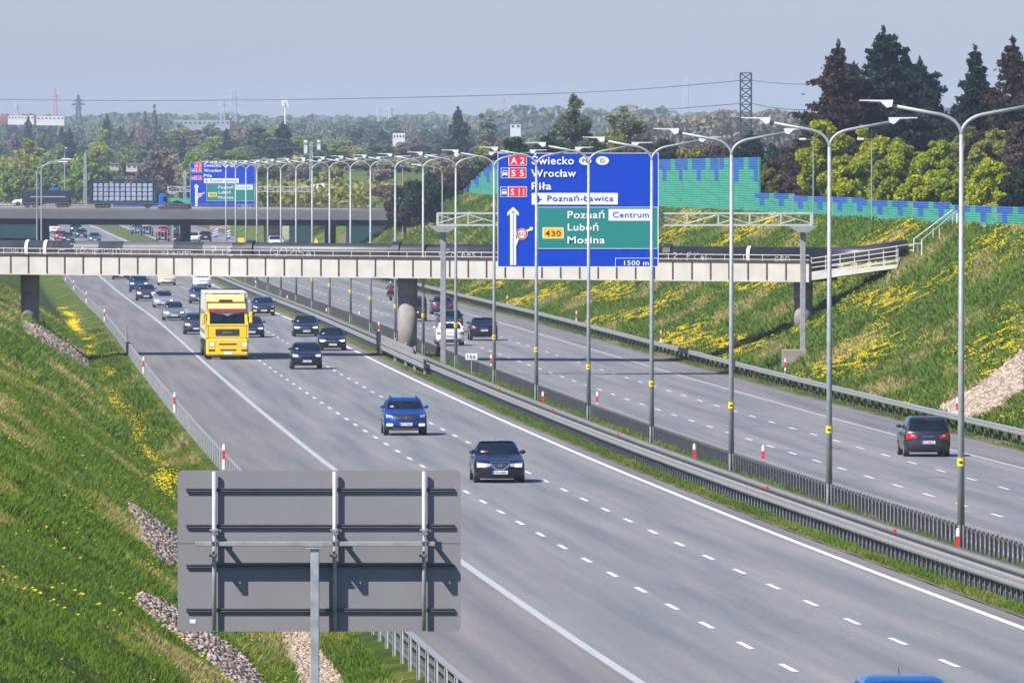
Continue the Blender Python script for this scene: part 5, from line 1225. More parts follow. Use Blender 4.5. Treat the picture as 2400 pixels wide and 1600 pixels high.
for i, (xd, yt, Z, wp, lm, lab) in enumerate(((1900, 252, 790, 150, 'yellowgreen', 'bright yellow-green bush tree in front of the brown spruce'), (2000, 262, 780, 130, 'yellowgreen', 'bright yellow-green bush tree below the tallest spruce'),
    (2080, 292, 770, 140, 'lime', 'fresh green bush tree right of the second lamp post from the right'), (2150, 300, 760, 130, 'lime', 'fresh green bush tree between the two rightmost lamp posts, left one'), (2215, 262, 775, 120, 'olive', 'taller olive tree just left of the rightmost lamp post'),
    (2285, 262, 755, 130, 'olive', 'olive half-bare tree right of the rightmost lamp post'), (2350, 248, 750, 130, 'brown', 'half-bare brown tree cut by the right edge'), (1945, 340, 740, 120, 'yellowgreen', 'low yellow-green bush directly behind the low noise wall'),
    (2045, 350, 735, 120, 'lime', 'low green bush behind the low noise wall'), (2120, 385, 728, 120, 'yellowgreen', 'lowest bright bush hugging the low noise wall top'), (2195, 370, 725, 110, 'lime', 'low mixed green bush left of the rightmost lamp post'),
    (2270, 345, 715, 120, 'yellowgreen', 'yellowish bush right of the rightmost lamp post'), (2340, 360, 705, 110, 'dark', 'dark green bush at the right end of the low noise wall'), (1800, 330, 860, 110, 'brown', 'brown bare thicket right of the tall noise wall'),
    (1765, 375, 850, 70, 'olive', 'olive shrub at the right end of the tall noise wall'), (1835, 395, 840, 80, 'brown', 'reddish brown low shrub above the low noise wall'), (1780, 300, 930, 120, 'dark', 'dark pine clump left of the brown thicket'), (1725, 300, 960, 80, 'conifer', 'small dark pine under the lattice pylon'))):
    at(xd, yt, Z, wp, 'bush' if lm != 'conifer' else 'conifer', lm, lab, 17000, .155, group=BG, cat='bush' if yt > 330 else 'tree')
# middle distance
for xd, yt, Z, wp, kd, lm, lab in ((1315, 207, 1240, 104, 'tall', 'hazelgrey', 'tall half-bare grey-green tree above the large blue sign'), (1340, 268, 1260, 90, 'round', 'olive', 'olive tree under the tall half-bare tree'), (1429, 217, 1330, 118, 'round', 'hazelgrey', 'rounded soft green tree right of the tall half-bare tree'), (1410, 270, 1300, 100, 'round', 'olive', 'low olive tree under the rounded soft green tree'),
    (1532, 308, 1150, 90, 'round', 'dark', 'dark green round bush touching the left end of the tall noise wall'), (1480, 290, 1350, 120, 'round', 'brown', 'brownish tree right of the rounded soft green tree'), (1265, 285, 1220, 100, 'round', 'dark', 'dark tree left of the tall half-bare tree'), (1190, 298, 1230, 90, 'round', 'dark', 'dark green tree directly above the top left of the large blue sign'),
    (1120, 320, 1340, 90, 'round', 'olive', 'olive tree left above the large blue sign'), (972, 385, 1205, 120, 'round', 'dark', 'dark green bushy tree right of the overpass end'), (930, 405, 1235, 90, 'round', 'brown', 'brown thicket left of the dark green bushy tree'), (1035, 375, 1260, 90, 'round', 'brown', 'brown trees right of the dark green bushy tree'),
    (1065, 340, 1300, 80, 'round', 'pale', 'pale blossoming tree right above the dark green bushy tree'), (1250, 330, 1180, 110, 'bush', 'brown', 'brown hedge behind the top edge of the large blue sign'), (1350, 318, 1130, 120, 'bush', 'dark', 'dark hedge behind the middle of the large blue sign'), (1460, 322, 1100, 120, 'bush', 'brown', 'brown hedge behind the right half of the large blue sign'), (1640, 305, 1100, 110, 'bush', 'brown', 'brown thicket above the tall noise wall'), (1590, 318, 1050, 90, 'bush', 'olive', 'olive thicket behind the left part of the tall noise wall'), (1690, 318, 1020, 90, 'bush', 'dark', 'dark thicket behind the right part of the tall noise wall'),
    (1090, 362, 1330, 60, 'conifer', 'dark', 'narrow dark conifer left of the large blue sign'), (1150, 330, 1320, 80, 'bush', 'dark', 'dark undergrowth behind the upper left corner of the large blue sign')):
    at(xd, yt, Z, wp, kd, lm, lab, 9000, .23, group='trees of the middle distance')
# far belts: every tree a thing of its own, laid out from the edge of the cutting outwards
KN = {'olive': 'yellowish olive', 'green': 'fresh green', 'dark': 'dark green', 'brown': 'bare brown', 'pale': 'pale blossoming', 'grey': 'grey-green', 'conifer': 'dark spruce', 'yellowgreen': 'yellow-green'}
MARK = [(0, 'at the left edge'), (150, 'above the black lorry'), (285, 'above the blue lorry'), (400, 'left of the far sign'), (512, 'above the far sign'), (655, 'below the phone mast'), (780, 'right of the phone mast'), (900, 'above the sand heap'), (1010, 'above the overpass end'), (1120, 'left of the large sign'), (1300, 'behind the large sign'), (1500, 'above the tall noise wall'), (1700, 'by the lattice tower'), (1900, 'behind the right spruces')]
rb = random.Random(5)
seen = {}
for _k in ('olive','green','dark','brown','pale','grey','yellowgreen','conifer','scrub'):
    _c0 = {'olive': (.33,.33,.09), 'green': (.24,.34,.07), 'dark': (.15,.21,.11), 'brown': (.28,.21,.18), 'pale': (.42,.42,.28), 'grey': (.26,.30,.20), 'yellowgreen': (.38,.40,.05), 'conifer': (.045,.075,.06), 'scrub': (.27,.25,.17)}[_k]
    LEAF['far' + _k] = leafmat('far_leaves_' + _k, _c0, .3, .42)  # brighter copies of the leaf colours, with front light and haze put in
def far_tree(xd, yt, Z, wp, kd, lm, row):
    mk = min(MARK, key=lambda m: abs(m[0] - xd))[1]; key = 'far_%s_%s_%d' % (kd, lm, rb.randrange(2))
    lab = '%s %s in the %s belt %s' % (KN[lm], 'tree' if kd != 'conifer' else 'conifer', row, mk)
    if kd == 'conifer' and lm == 'conifer': lab = 'dark pointed spruce in the %s belt, %s' % (row, mk)
    seen[lab] = seen.get(lab, 0) + 1
    if seen[lab] > 1: lab = '%s, %s one' % (lab, ['', '', 'second', 'third', 'fourth', 'fifth', 'sixth', 'seventh', 'eighth', 'ninth'][min(seen[lab], 9)])
    at(xd, yt, Z, wp, kd, 'far' + lm, lab, 2600, .42, key=key, group='trees of the %s belt' % row)
for (row, Z0, y0, wp0, step, pal, x1) in (('nearest far', 2050, 352, 66, 27, ['green','olive','brown','green','olive','dark','pale','grey'], 1060), ('second far', 2500, 318, 62, 30, ['olive','brown','dark','green','conifer','grey','olive'], 1180), ('third far', 3100, 290, 60, 34, ['dark','brown','conifer','olive','dark','grey'], 1300), ('hindmost', 4300, 277, 60, 46, ['dark','grey','dark'], 1900)):
    xd = -15.
    while xd < x1:
        lm = rb.choice(pal); kd = 'conifer' if lm == 'conifer' else rb.choice(['round'] * 7 + ['tall']) if lm != 'brown' else 'round'
        dy = rb.uniform(-16, 20) + (12 if 600 < xd and row == 'nearest far' else 0)
        far_tree(xd, y0 + dy - (8 if kd == 'conifer' else 0), Z0 + rb.uniform(-120, 120), wp0 * rb.uniform(.75, 1.35) * (.55 if kd == 'conifer' else 1), kd, lm, row)
        xd += step * rb.uniform(.7, 1.25)
for xd, yt, Z, wp, kd, lm, lab in ((362, 318, 1960, 96, 'round', 'brown', 'large round purple-brown tree above the blue lorry'), (288, 338, 1980, 50, 'round', 'dark', 'very dark tree left of the large round purple-brown tree'), (232, 276, 2300, 66, 'round', 'yellowgreen', 'yellow-green tree with a high top left of centre in the far belt'), (650, 281, 2350, 48, 'conifer', 'conifer', 'dark spruce right under the mobile phone mast'), (590, 282, 2400, 66, 'round', 'dark', 'dark green round tree left of the mobile phone mast'),
    (440, 322, 2000, 52, 'round', 'green', 'bright green tree left above the far blue sign'), (1052, 248, 2100, 44, 'conifer', 'conifer', 'dark spruce with a sharp top left of the large blue sign'), (1115, 250, 2150, 60, 'round', 'grey', 'grey-green tree right of the sharp topped spruce'), (75, 300, 2050, 90, 'round', 'yellowgreen', 'wide yellowish tree near the far left edge'), (355, 234, 3300, 16, 'tall', 'grey', 'tall slim poplar rising above the far belt'), (333, 246, 3300, 14, 'tall', 'grey', 'shorter slim poplar left of the tall slim poplar'), (560, 340, 2010, 60, 'round', 'green', 'green round tree directly above the far blue sign'), (612, 350, 1990, 50, 'round', 'pale', 'white blossoming tree right above the far blue sign'),
    (760, 372, 1700, 60, 'round', 'olive', 'olive tree above the overpass between the slim lamp posts'), (870, 385, 1650, 70, 'round', 'brown', 'brown thicket tree above the right part of the overpass'), (700, 400, 1750, 46, 'bush', 'olive', 'low olive bush over the overpass railing'), (830, 420, 1500, 50, 'bush', 'olive', 'low olive bush beside the sand bank'), (730, 345, 2050, 70, 'round', 'dark', 'dark tree with brown twigs right of the phone mast foot')):
    at(xd, yt, Z, wp, kd, 'far' + lm, lab, 4200, .42, group='single trees of the far belt')
# hazy woodland masses that read as one
def wood(name, label, x0, x1, y0, Z, lm, n, leaf, hv):
    r = np.random.default_rng(int(Z)); X = r.uniform((x0*1.0204-1200)*Z/FPX, (x1*1.0204-1200)*Z/FPX, n); top = CAMZ - (y0*1.0204-HZ)*Z/FPX; g = float(RZ(Z)) + 9.3
    prof = top + hv * (np.sin(X * .031 + Z) + .7 * np.sin(X * .11 + 1) + .7 * np.sin(X * .37) + .5 * np.sin(X * .91)) - g
    z = g + prof * r.uniform(0, 1, n) ** .6; Yy = Z + r.uniform(-60, 60, n)
    V, F = quads(np.stack([X, Yy, z], 1), 0, leaf, r, .8); return tag(fast_mesh(name, V, F, LEAF[lm]), label, 'woodland', kind='stuff')
wood('woodland', 'continuous hazy woodland along the horizon at the left and centre', -60, 1300, 271, 5600, 'fardark', 30000, 2.4, .8)
wood('woodland', 'grey hazy woodland rising on the horizon right of centre', 1120, 2450, 262, 4600, 'fargrey', 34000, 1.9, 1.5)
wood('woodland', 'brown undergrowth under the far trees above the overpass', -60, 1250, 372, 2150, 'farolive', 26000, .7, .9)
wood('woodland', 'brownish hazy wood behind the lattice pylon', 1400, 1950, 272, 2600, 'farscrub', 30000, .8, .9)
wood('undergrowth', 'scrubby olive undergrowth on the bank above the overpass railing', 590, 1010, 463, 1520, 'olive', 16000, .45, .5)
wood('undergrowth', 'brown scrub right of the overpass end', 860, 1090, 425, 1330, 'brown', 14000, .4, .8)
# ================================================================ GROUND COVER
def blademat(name, cols):
    m = bpy.data.materials.new(name); nt, N, L, b = nodes_of(m); b.inputs['Roughness'].default_value = .7; b.inputs['Specular IOR Level'].default_value = .25
    g = N.new('ShaderNodeNewGeometry'); r = N.new('ShaderNodeValToRGB'); e = r.color_ramp.elements
    e[0].position = 0; e[0].color = (*cols[0], 1); e[1].position = 1; e[1].color = (*cols[-1], 1)
    for i, c_ in enumerate(cols[1:-1]): x = e.new((i + 1) / (len(cols) - 1)); x.color = (*c_, 1)
    dry = attr_node(N, 'dry'); a = N.new('ShaderNodeMath'); a.operation = 'ADD'; a.use_clamp = True
    q = N.new('ShaderNodeMath'); q.operation = 'MULTIPLY'; q.inputs[1].default_value = .35; L.new(g.outputs['Random Per Island'], q.inputs[0]); L.new(q.outputs[0], a.inputs[0]); L.new(dry.outputs['Fac'], a.inputs[1])
    L.new(a.outputs[0], r.inputs[0]); L.new(r.outputs[0], b.inputs['Base Color'])
    tr = N.new('ShaderNodeBsdfTranslucent'); L.new(r.outputs[0], tr.inputs[0]); ms = N.new('ShaderNodeMixShader'); ms.inputs[0].default_value = .25
    L.new(b.outputs[0], ms.inputs[1]); L.new(tr.outputs[0], ms.inputs[2]); L.new(ms.outputs[0], N['Material Output'].inputs[0]); return m
BLADE = blademat('grass_blades', [(.072,.135,.010), (.105,.185,.014), (.155,.215,.022), (.25,.25,.06), (.40,.33,.14)])
def pnoise(x, y, s):
    """smooth pseudo noise in 0..1 from rotated sines"""
    v = 0
    for k, (a, b, p, w) in enumerate(((1.0,.37,.3,1.),(-.61,.93,1.9,.8),(.27,-1.31,4.1,.7),(1.7,.8,2.2,.5),(-1.1,2.1,.7,.45),(2.9,-1.7,5.3,.3),(-3.3,-2.9,1.1,.25))):
        v = v + w * np.sin((a * x + b * y) * s + p + 1.3 * np.sin((b * x - a * y) * s * .5 + k))
    return .5 + v / 5.2
# strips of crushed stone that run down the slopes (photograph outlines, projected on the ground)
RIP = [('left', [(286,1152),(312,1170),(345,1190),(410,1238),(420,1310),(360,1285),(330,1240),(312,1195)]), ('left', [(318,1365),(360,1378),(410,1408),(470,1450),(560,1512),(600,1568),(640,1600),(560,1600),(480,1520),(400,1455),(335,1410),(312,1385)]),
       ('left', [(48,740),(75,748),(140,785),(200,822),(216,850),(180,838),(110,800),(62,765)]), ('right', [(2160,938),(2230,905),(2300,850),(2352,806),(2352,895),(2260,955),(2200,962)])]
def inpoly(px, py, poly):
    c_ = np.zeros(px.shape, bool); n = len(poly); j = n - 1
    for i in range(n):
        xi, yi = poly[i]; xj, yj = poly[j]
        c_ ^= ((yi > py) != (yj > py)) & (px < (xj - xi) * (py - yi) / (yj - yi + 1e-9) + xi); j = i
    return c_
def photo(X, Z, zz): return (1200 + FPX * X / Z) / 1.0204, (HZ + (CAMZ - zz) * FPX / Z) / 1.0204
def in_rip(X, Z, zz):
    u, v = photo(X, Z, zz); m = np.zeros(u.shape, bool)
    for _, pl in RIP: m |= inpoly(u, v, pl)
    return m
CHAN = [(640,1440),(700,1440),(748,1510),(790,1568),(800,1600),(700,1600),(660,1500)]
def blades(name, n, o0, o1, Z0, Z1, h0, w0, seed, pw=1.0, dk=1.0):
    r = np.random.default_rng(seed); off = r.uniform(o0, o1, n); Z = Z0 + (Z1 - Z0) * r.uniform(0, 1, n) ** pw
    X = C(Z) + off; g = RZ(Z) + TH(off, Z); u, v = photo(X, Z, g)
    keep = (u > -40) & (u < 2400) & (v < 1640) & ~in_rip(X, Z, g) & ~inpoly(u, v, CHAN); off, Z, X, g = off[keep], Z[keep], X[keep], g[keep]; n = len(X)
    tuft = pnoise(X * 1.0, Z * .45, 1.9); pat = pnoise(off * .9, Z * .16, .9)
    k = r.uniform(0, 1, n) < (.35 + 1.0 * np.clip(tuft, 0, 1)); X, Z, g, off, tuft, pat = X[k], Z[k], g[k], off[k], tuft[k], pat[k]; n = len(X)
    hh = h0 * r.uniform(.5, 1.25, n) * (.55 + .9 * np.clip(tuft, 0, 1)); a = r.uniform(0, 2*pi, n); ln = r.normal(size=(n, 2)) * .75 * hh[:, None]
    w = w0 * r.uniform(.6, 1.3, n)
    V = np.empty((n, 3, 3)); V[:, 0] = np.stack([X - np.cos(a)*w, Z - np.sin(a)*w, g - .02], 1); V[:, 1] = np.stack([X + np.cos(a)*w, Z + np.sin(a)*w, g - .02], 1); V[:, 2] = np.stack([X + ln[:, 0] + .05*hh, Z + ln[:, 1], g + hh], 1)
    big_ = pnoise(off * .45 + 3, Z * .05, 1.2); dry = np.clip((pat - .53) * 2.2 + (big_ - .5) * 1.0, 0, .75) + np.where(r.uniform(0, 1, n) < .06, .35, 0); dry = np.repeat(dry, 3)
    o = fast_mesh(name, V.reshape(-1, 3), np.arange(3 * n).reshape(-1, 3), BLADE, attr={'dry': dry * dk}); return tag(o, kind='stuff')
tag(blades('grass', 700000, -30, -10.9, 66, 200, .07, .011, 1, 1.0), 'short green meadow grass on the near part of the left slope', 'grass')
tag(blades('grass', 330000, -20, -10.6, 200, 420, .12, .020, 2, 1.2), 'meadow grass on the middle part of the left slope', 'grass')
tag(blades('grass', 120000, -20, -10.6, 420, 760, .22, .05, 3), 'meadow grass on the far part of the left slope', 'grass')
tag(blades('grass', 130000, 8.0, 10.5, 225, 700, .20, .03, 4, 1.0, .5), 'long green grass strip between the two median barriers', 'grass')
tag(blades('grass', 70000, 6.33, 7.1, 225, 600, .10, .02, 5, 1.0, .45), 'sparse grass verge in front of the median barrier', 'grass')
tag(blades('grass', 300000, 27.2, 45.0, 395, 960, .26, .06, 6), 'rough grass on the right embankment', 'grass')
tag(blades('grass', 160000, 27.2, 46.0, 960, 1340, .4, .12, 8), 'coarse grass on the far part of the right embankment', 'grass')
tag(blades('grass', 40000, 26.05, 26.7, 395, 800, .12, .03, 7), 'low grass along the right shoulder', 'grass')
# flowers
FLM = leafmat('flower_yellow', (.78,.60,.02), .18, .2)
def flowers(name, X, Z, g, size, hh, label, per=1, seed=0):
    r = np.random.default_rng(seed); cen = np.stack([X, Z, g + hh], 1)
    n = len(X); V = []; F = []
    k = 6; ang = np.arange(k) * 2 * pi / k; s = size * r.uniform(.6, 1.25, n)
    ring = cen[:, None, :] + np.stack([np.cos(ang), np.sin(ang), np.zeros(k)], 1)[None] * s[:, None, None]
    top = cen + np.array([0, 0, .55]) * s[:, None]; bot = cen - np.array([0, 0, .35]) * s[:, None]
    V = np.concatenate([ring.reshape(-1, 3), top, bot]); i = np.arange(n)[:, None] * k; j = np.arange(k)[None, :]
    a = (i + j).ravel(); b = (i + (j + 1) % k).ravel(); t = np.repeat(n * k + np.arange(n), k); q = np.repeat(n * k + n + np.arange(n), k)
    F = np.concatenate([np.stack([a, b, t], 1), np.stack([b, a, q], 1)])
    return tag(fast_mesh(name, V, F, FLM), label, 'flowers', kind='stuff')
def scatter(n, o0, o1, Z0, Z1, seed, fn):
    r = np.random.default_rng(seed); off = r.uniform(o0, o1, n); Z = r.uniform(Z0, Z1, n); p = fn(off, Z); k = r.uniform(0, 1, n) < p; off, Z = off[k], Z[k]
    X = C(Z) + off; g = RZ(Z) + TH(off, Z); u, v = photo(X, Z, g); q = (u > -30) & (u < 2400) & ~in_rip(X, Z, g); return X[q], Z[q], g[q]
# dandelion band along the ditch on the left
X, Z, g = scatter(60000, -14.0, -11.0, 300, 900, 21, lambda o, z: np.exp(-((o + 12.3 + .25*np.sin(z*.05)) / .42) ** 2) * np.clip(pnoise(o * 1.5, z * .07, 1.0) * 2.6 - .8, 0, 1) * .8)
flowers('dandelion_band', X, Z, g, .045, .12, 'dense yellow dandelion band along the ditch beside the left guardrail', seed=1)
X, Z, g = scatter(16000, -19.6, -11.2, 150, 430, 22, lambda o, z: np.clip(pnoise(o * 1.1, z * .20, 1.3) * 3.4 - 2.0, 0, 1) * .28)
flowers('dandelions', X, Z, g, .042, .10, 'scattered yellow dandelions across the left grass slope', seed=2)
X, Z, g = scatter(1500, -19.6, -13.5, 98, 160, 23, lambda o, z: np.clip(pnoise(o * .8, z * .35, 1.1) * 3 - 1.6, 0, 1) * .22)
flowers('dandelions', X, Z, g, .026, .11, 'few large yellow dandelion heads in the nearest grass', seed=3)
X, Z, g = scatter(560000, 28.6, 44.2, 395, 1250, 24, lambda o, z: np.clip(pnoise(o * .62 + z * .03, z * .085 - o*.15, 1.0) * 2.8 - 1.42, 0, 1) ** 1.3 * (.35 + .65 * np.clip((z - 430) / 150, 0, 1)) * np.clip((pnoise(o * 3.1, z * .5, 1.4) - .33) * 3, 0, 1) * np.where((o > 31.5) | (z > 500), 1, .25) * .8)
flowers('yellow_flower_drifts', X, Z, g, .06, .20, 'bright yellow flower drifts running diagonally over the right embankment', seed=4)
X, Z, g = scatter(900, 8.2, 10.3, 235, 560, 25, lambda o, z: .5 * np.clip(pnoise(o, z * .1, 1.) * 3 - 1.4, 0, 1))
flowers('dandelions', X, Z, g, .035, .10, 'few yellow dandelions in the median grass', seed=5)
# crushed stones
STONE = [mat('stone_pale', (.46,.37,.28), .9, 0, .3, 5), mat('stone_brown', (.25,.17,.12), .9, 0, .3, 5), mat('stone_grey', (.36,.30,.25), .9, 0, .3, 5)]
def stones(name, label, poly, n, size, Z0, Z1, o0, o1, seed):
    r = np.random.default_rng(seed); off = r.uniform(o0, o1, n); Z = r.uniform(Z0, Z1, n); X = C(Z) + off; g = RZ(Z) + TH(off, Z); u, v = photo(X, Z, g)
    k = inpoly(u + r.normal(size=n) * 2.5, v + r.normal(size=n) * 2.5, poly); X, Z, g = X[k], Z[k], g[k]; n = len(X)
    base = np.array([(1,0,0),(-1,0,0),(0,1,0),(0,-1,0),(0,0,1),(0,0,-1),(.6,.6,.5),(-.6,.5,.6)]) ; fc = np.array([(6,0,2),(6,4,0),(6,2,4),(7,2,1),(7,4,2),(7,1,4),(0,4,3),(4,1,3),(0,3,5),(3,1,5),(1,2,5),(2,0,5)])
    s = size * r.uniform(.5, 1.4, (n, 1, 1)) * r.uniform(.55, 1.2, (n, 8, 1)); a = r.uniform(0, 6.28, n); ca, sa = np.cos(a), np.sin(a)
    V = base[None] * s * np.array([1, 1, .75]); x = V[..., 0] * ca[:, None] - V[..., 1] * sa[:, None]; y = V[..., 0] * sa[:, None] + V[..., 1] * ca[:, None]
    V = np.stack([x + X[:, None], y + Z[:, None], V[..., 2] + g[:, None] + size * .25], -1).reshape(-1, 3); F = (np.arange(n)[:, None, None] * 8 + fc[None]).reshape(-1, 3)
    o = fast_mesh(name, V, F, STONE); o.data.polygons.foreach_set('material_index', np.repeat(r.integers(0, 3, n), 12).astype(np.int32)); print(name, n)
    return tag(o, label, 'stones', kind='stuff')
stones('rubble_strip', 'wedge of broken stones in the left slope beside the sign board', RIP[0][1], 260000, .10, 120, 420, -20, -11, 31)
stones('rubble_strip', 'narrow strip of broken stones running down under the grey sign board', RIP[1][1], 220000, .075, 80, 260, -23, -9, 32)
stones('rubble_strip', 'distant narrow stone strip below the left bridge pier', RIP[2][1], 60000, .16, 420, 680, -20, -13, 33)
stones('rubble_strip', 'wide pale stone bed on the right slope at the picture edge', RIP[3][1], 90000, .17, 395, 520, 27, 42, 34)
stones('ditch_rubble', 'pale sandy rubble in the ditch behind the sign post', CHAN, 200000, .05, 90, 300, -19, -9, 35)
# culvert head
p, o_ = hit(322, 1040); t = thing('culvert_head', 'small grey concrete culvert head sunk in the left slope', 'culvert', p)
MB().rbox((0, .3, .02), (.75, .7, .22), .04).build('cover_slab', CONC, t); MB().rbox((.12, .05, -.12), (.6, .35, .2), .04).build('front_sill', CONC, t)
# ================================================================ MASTS, PYLONS, WIRES
STL = mat('pylon_steel_dark', (.035,.06,.085), .7, .3, .1, .5); STP = mat('pylon_steel_pale', (.42,.47,.55), .7, .2, .1, .5); STR = mat('pylon_red', (.55,.25,.25), .7, 0, .1, .5)
def lattice(xd, yt, yb, wt, wb, Z, m, label, name='pylon', arms=(), n=8, r=.09, cat='pylon'):
    s = Z / FPX * 1.0204; top = W(xd, yt, Z); bot = W(xd, yb, Z); Hh = top[2] - bot[2]; t = thing(name, label, cat, bot); mb = MB()
    def wdt(f): return (wb + (wt - wb) * f) * s / 2
    lev = [0]; 
    for i in range(n): lev.append((i + 1) / n)
    for cx_, cy_ in ((-1,-1),(1,-1),(1,1),(-1,1)): mb.tube([(cx_*wdt(0), cy_*wdt(0), 0), (cx_*wdt(1), cy_*wdt(1), Hh)], r, 4)
    cs = ((-1,-1),(1,-1),(1,1),(-1,1))
    for i in range(n):
        a, b = lev[i], lev[i+1]
        for k in range(4):
            c0, c1 = cs[k], cs[(k+1) % 4]
            mb.tube([(c0[0]*wdt(a), c0[1]*wdt(a), a*Hh), (c1[0]*wdt(b), c1[1]*wdt(b), b*Hh)], r*.7, 4, cap=False); mb.tube([(c1[0]*wdt(a), c1[1]*wdt(a), a*Hh), (c0[0]*wdt(b), c0[1]*wdt(b), b*Hh)], r*.7, 4, cap=False)
            mb.tube([(c0[0]*wdt(b), c0[1]*wdt(b), b*Hh), (c1[0]*wdt(b), c1[1]*wdt(b), b*Hh)], r*.7, 4, cap=False)
    mb.build('tower', m, t)
    for ya, ww in arms:
        z = (yb - ya) * s; a = MB(); w_ = ww * s / 2
        for sd in (-1, 1):
            a.tube([(0, 0, z + .9*s*4), (sd*w_, 0, z)], r*.8, 4); a.tube([(0, 0, z), (sd*w_, 0, z)], r*.8, 4)
            for q in (.5, .95): a.tube([(sd*w_*q, 0, z), (sd*w_*q, 0, z - 3.0*s)], r*.7, 4)
        a.build('cross_arm', m, t)
    return t
lattice(1713, 168, 330, 25, 25, 1750, STL, 'dark straight lattice tower standing out above the trees right of centre', n=9, r=.13)
lattice(180, 219, 285, 3, 13, 3900, mat('pylon_blue_grey', (.10,.14,.19), .7, .2, .1, .5), 'blue-grey power pylon with three cross arms at the left horizon', arms=((231,20),(240,30),(249,16)), n=7, r=.25)
lattice(127, 203, 290, 3, 12, 4600, STR, 'very faint reddish pylon left of the blue-grey pylon', arms=((222,22),), n=7, r=.16)
lattice(38, 235, 290, 2, 10, 5000, STP, 'faint small pylon at the far left horizon', arms=((249,14),), n=6, r=.2)
lattice(536, 207, 295, 6, 18, 4900, STP, 'wide faint pylon above the far blue sign', arms=((212,40),(226,56),(240,50)), n=7, r=.2)
lattice(512, 232, 295, 4, 12, 5000, STP, 'small faint pylon overlapping the wide faint pylon', arms=((244,30),), n=6, r=.2)
lattice(896, 245, 310, 4, 10, 4400, STP, 'faint grey pylon above the middle of the far woods', arms=((253,20),(263,26)), n=6, r=.24)
lattice(870, 248, 310, 3, 8, 4900, STP, 'fainter pylon just left of the faint grey pylon', arms=((256,14),), n=6, r=.18)
lattice(1158, 226, 290, 2, 8, 5000, STR, 'faint red and white mast above the left end of the large sign', name='mast', n=8, r=.18, cat='mast')
lattice(1576, 180, 262, 7, 9, 5000, STP, 'pale tall straight tower at the horizon right of centre', n=12, r=.25, name='mast', cat='mast')
# mobile phone mast
s = 3000 / FPX * 1.0204; b_ = W(655, 290, 3000); t = thing('phone_mast', 'white mobile phone mast with antenna cluster above the far woods', 'mast', b_)
MB().tube([(0,0,0),(0,0,62*s)], 2.1*s/2+.1, 8, r2=.14).build('pole', WHITEP, t)
mb = MB()
for dx, zz, hh in ((-5, 52, 11), (5, 54, 12), (0, 57, 9), (-2, 49, 7), (7, 47, 5), (-7, 56, 6)): mb.rbox((dx*s, -.2, zz*s), (2.4*s, .4, hh*s), .05)
mb.tube([(-7*s,0,50*s),(7*s,0,50*s)], .12, 5); mb.tube([(-6*s,0,58*s),(6*s,0,58*s)], .12, 5); mb.build('antenna_cluster', WHITEP, t)
WIRE = mat('wire', (.10,.12,.15), .6)
def wire(a, b, sag, label, r=.05, n=24):
    pts = [(a[0]+(b[0]-a[0])*k/n, a[1]+(b[1]-a[1])*k/n, a[2]+(b[2]-a[2])*k/n - sag*4*(k/n)*(1-k/n)) for k in range(n+1)]
    o = MB().tube(pts, r, 4).build('power_line', WIRE, None, org=a); o.location = a; tag(o, label, 'power line')
wire(W(-30,228,3000), W(1302,214,2300), 1.0, 'upper power line crossing the sky from the left edge to the centre', .10)
wire(W(1302,214,2300), W(1701,185,1750), .3, 'upper power line from the sky centre to the dark lattice tower', .075)
wire(W(1727,185,1750), W(1900,193,1500), .3, 'upper power line from the dark lattice tower towards the spruces', .06)
wire(W(1080,275,2400), W(1701,238,1750), .4, 'lower power line left of the dark lattice tower', .07)
wire(W(1727,238,1750), W(1880,252,1500), .4, 'lower power line right of the dark lattice tower', .07)
wire(W(-30,311,1900), W(700,316,1900), 1.0, 'dark cable in front of the far woods, higher one', .05)
wire(W(-30,337,1900), W(700,338,1900), 1.0, 'dark cable in front of the far woods, lower one', .05)
# single arm lamps left, behind the pipe
def side_lamp(xd, ytop, xe, ye, yb, Z, label, m=LAMPG, r=.09, heads=True):
    b = W(xd, yb, Z); s = Z / FPX * 1.0204; t = thing('side_lamp', label, 'street lamp', b); Hh = (yb - ytop) * s; dx = (xe - xd) * s; dz = (yb - ye) * s
    MB().tube([(0,0,-3),(0,0,Hh-.3)], r, 8).build('pole', m, t)
    MB().tube([(0,0,Hh-.4),(dx*.06,0,Hh+.1),(dx*.25,0,Hh+(dz-Hh)*.55),(dx*.85,0,dz)], r*.6, 6).build('arm', m, t)
    if heads: MB().rbox((dx*.93, 0, dz), (abs(dx)*.26+.3, .3, .16), .05).build('lamp_head', LAMPH, t)
side_lamp(95, 384, 158, 366, 560, 1150, 'grey single-armed lamp at the far left, front one, arm pointing right')
side_lamp(85, 388, 150, 372, 560, 1190, 'darker single-armed lamp just behind the front far left lamp', POSTM)
side_lamp(149, 352, 152, 340, 478, 1420, 'dark straight pole with small head beside the black lorry', POSTM)
side_lamp(1016, 392, 965, 380, 556, 1120, 'grey single-armed lamp beside the left gantry post, arm pointing left')
side_lamp(997, 378, 950, 378, 556, 1250, 'thin faint lamp between the overpass end and the gantry', LAMPG, .06)
side_lamp(925, 382, 960, 384, 556, 1260, 'thin grey lamp pole before the overpass end', LAMPG, .05, False)
side_lamp(858, 395, 905, 390, 500, 1500, 'thin far lamp pole above the sand bank', LAMPG, .05, False)
for xd, xe in ((1868, 1842), (2002, 1975)):
    side_lamp(xd, 322, xe, 320, 420, 690, 'white round-headed park lamp %s behind the noise wall' % ('left' if xd < 1900 else 'right, in front of the bush'), GALV2, .05)
lattice(196, 352, 482, 4, 7, 1420, STP, 'pale double lattice pole between the two lorries on the overpass', name='lattice_pole', n=10, r=.05, cat='pole')
lattice(715, 325, 480, 5, 8, 1700, STP, 'dark and pale lattice pole in front of the far woods, above the overpass', name='lattice_pole', n=10, r=.06, cat='pole')
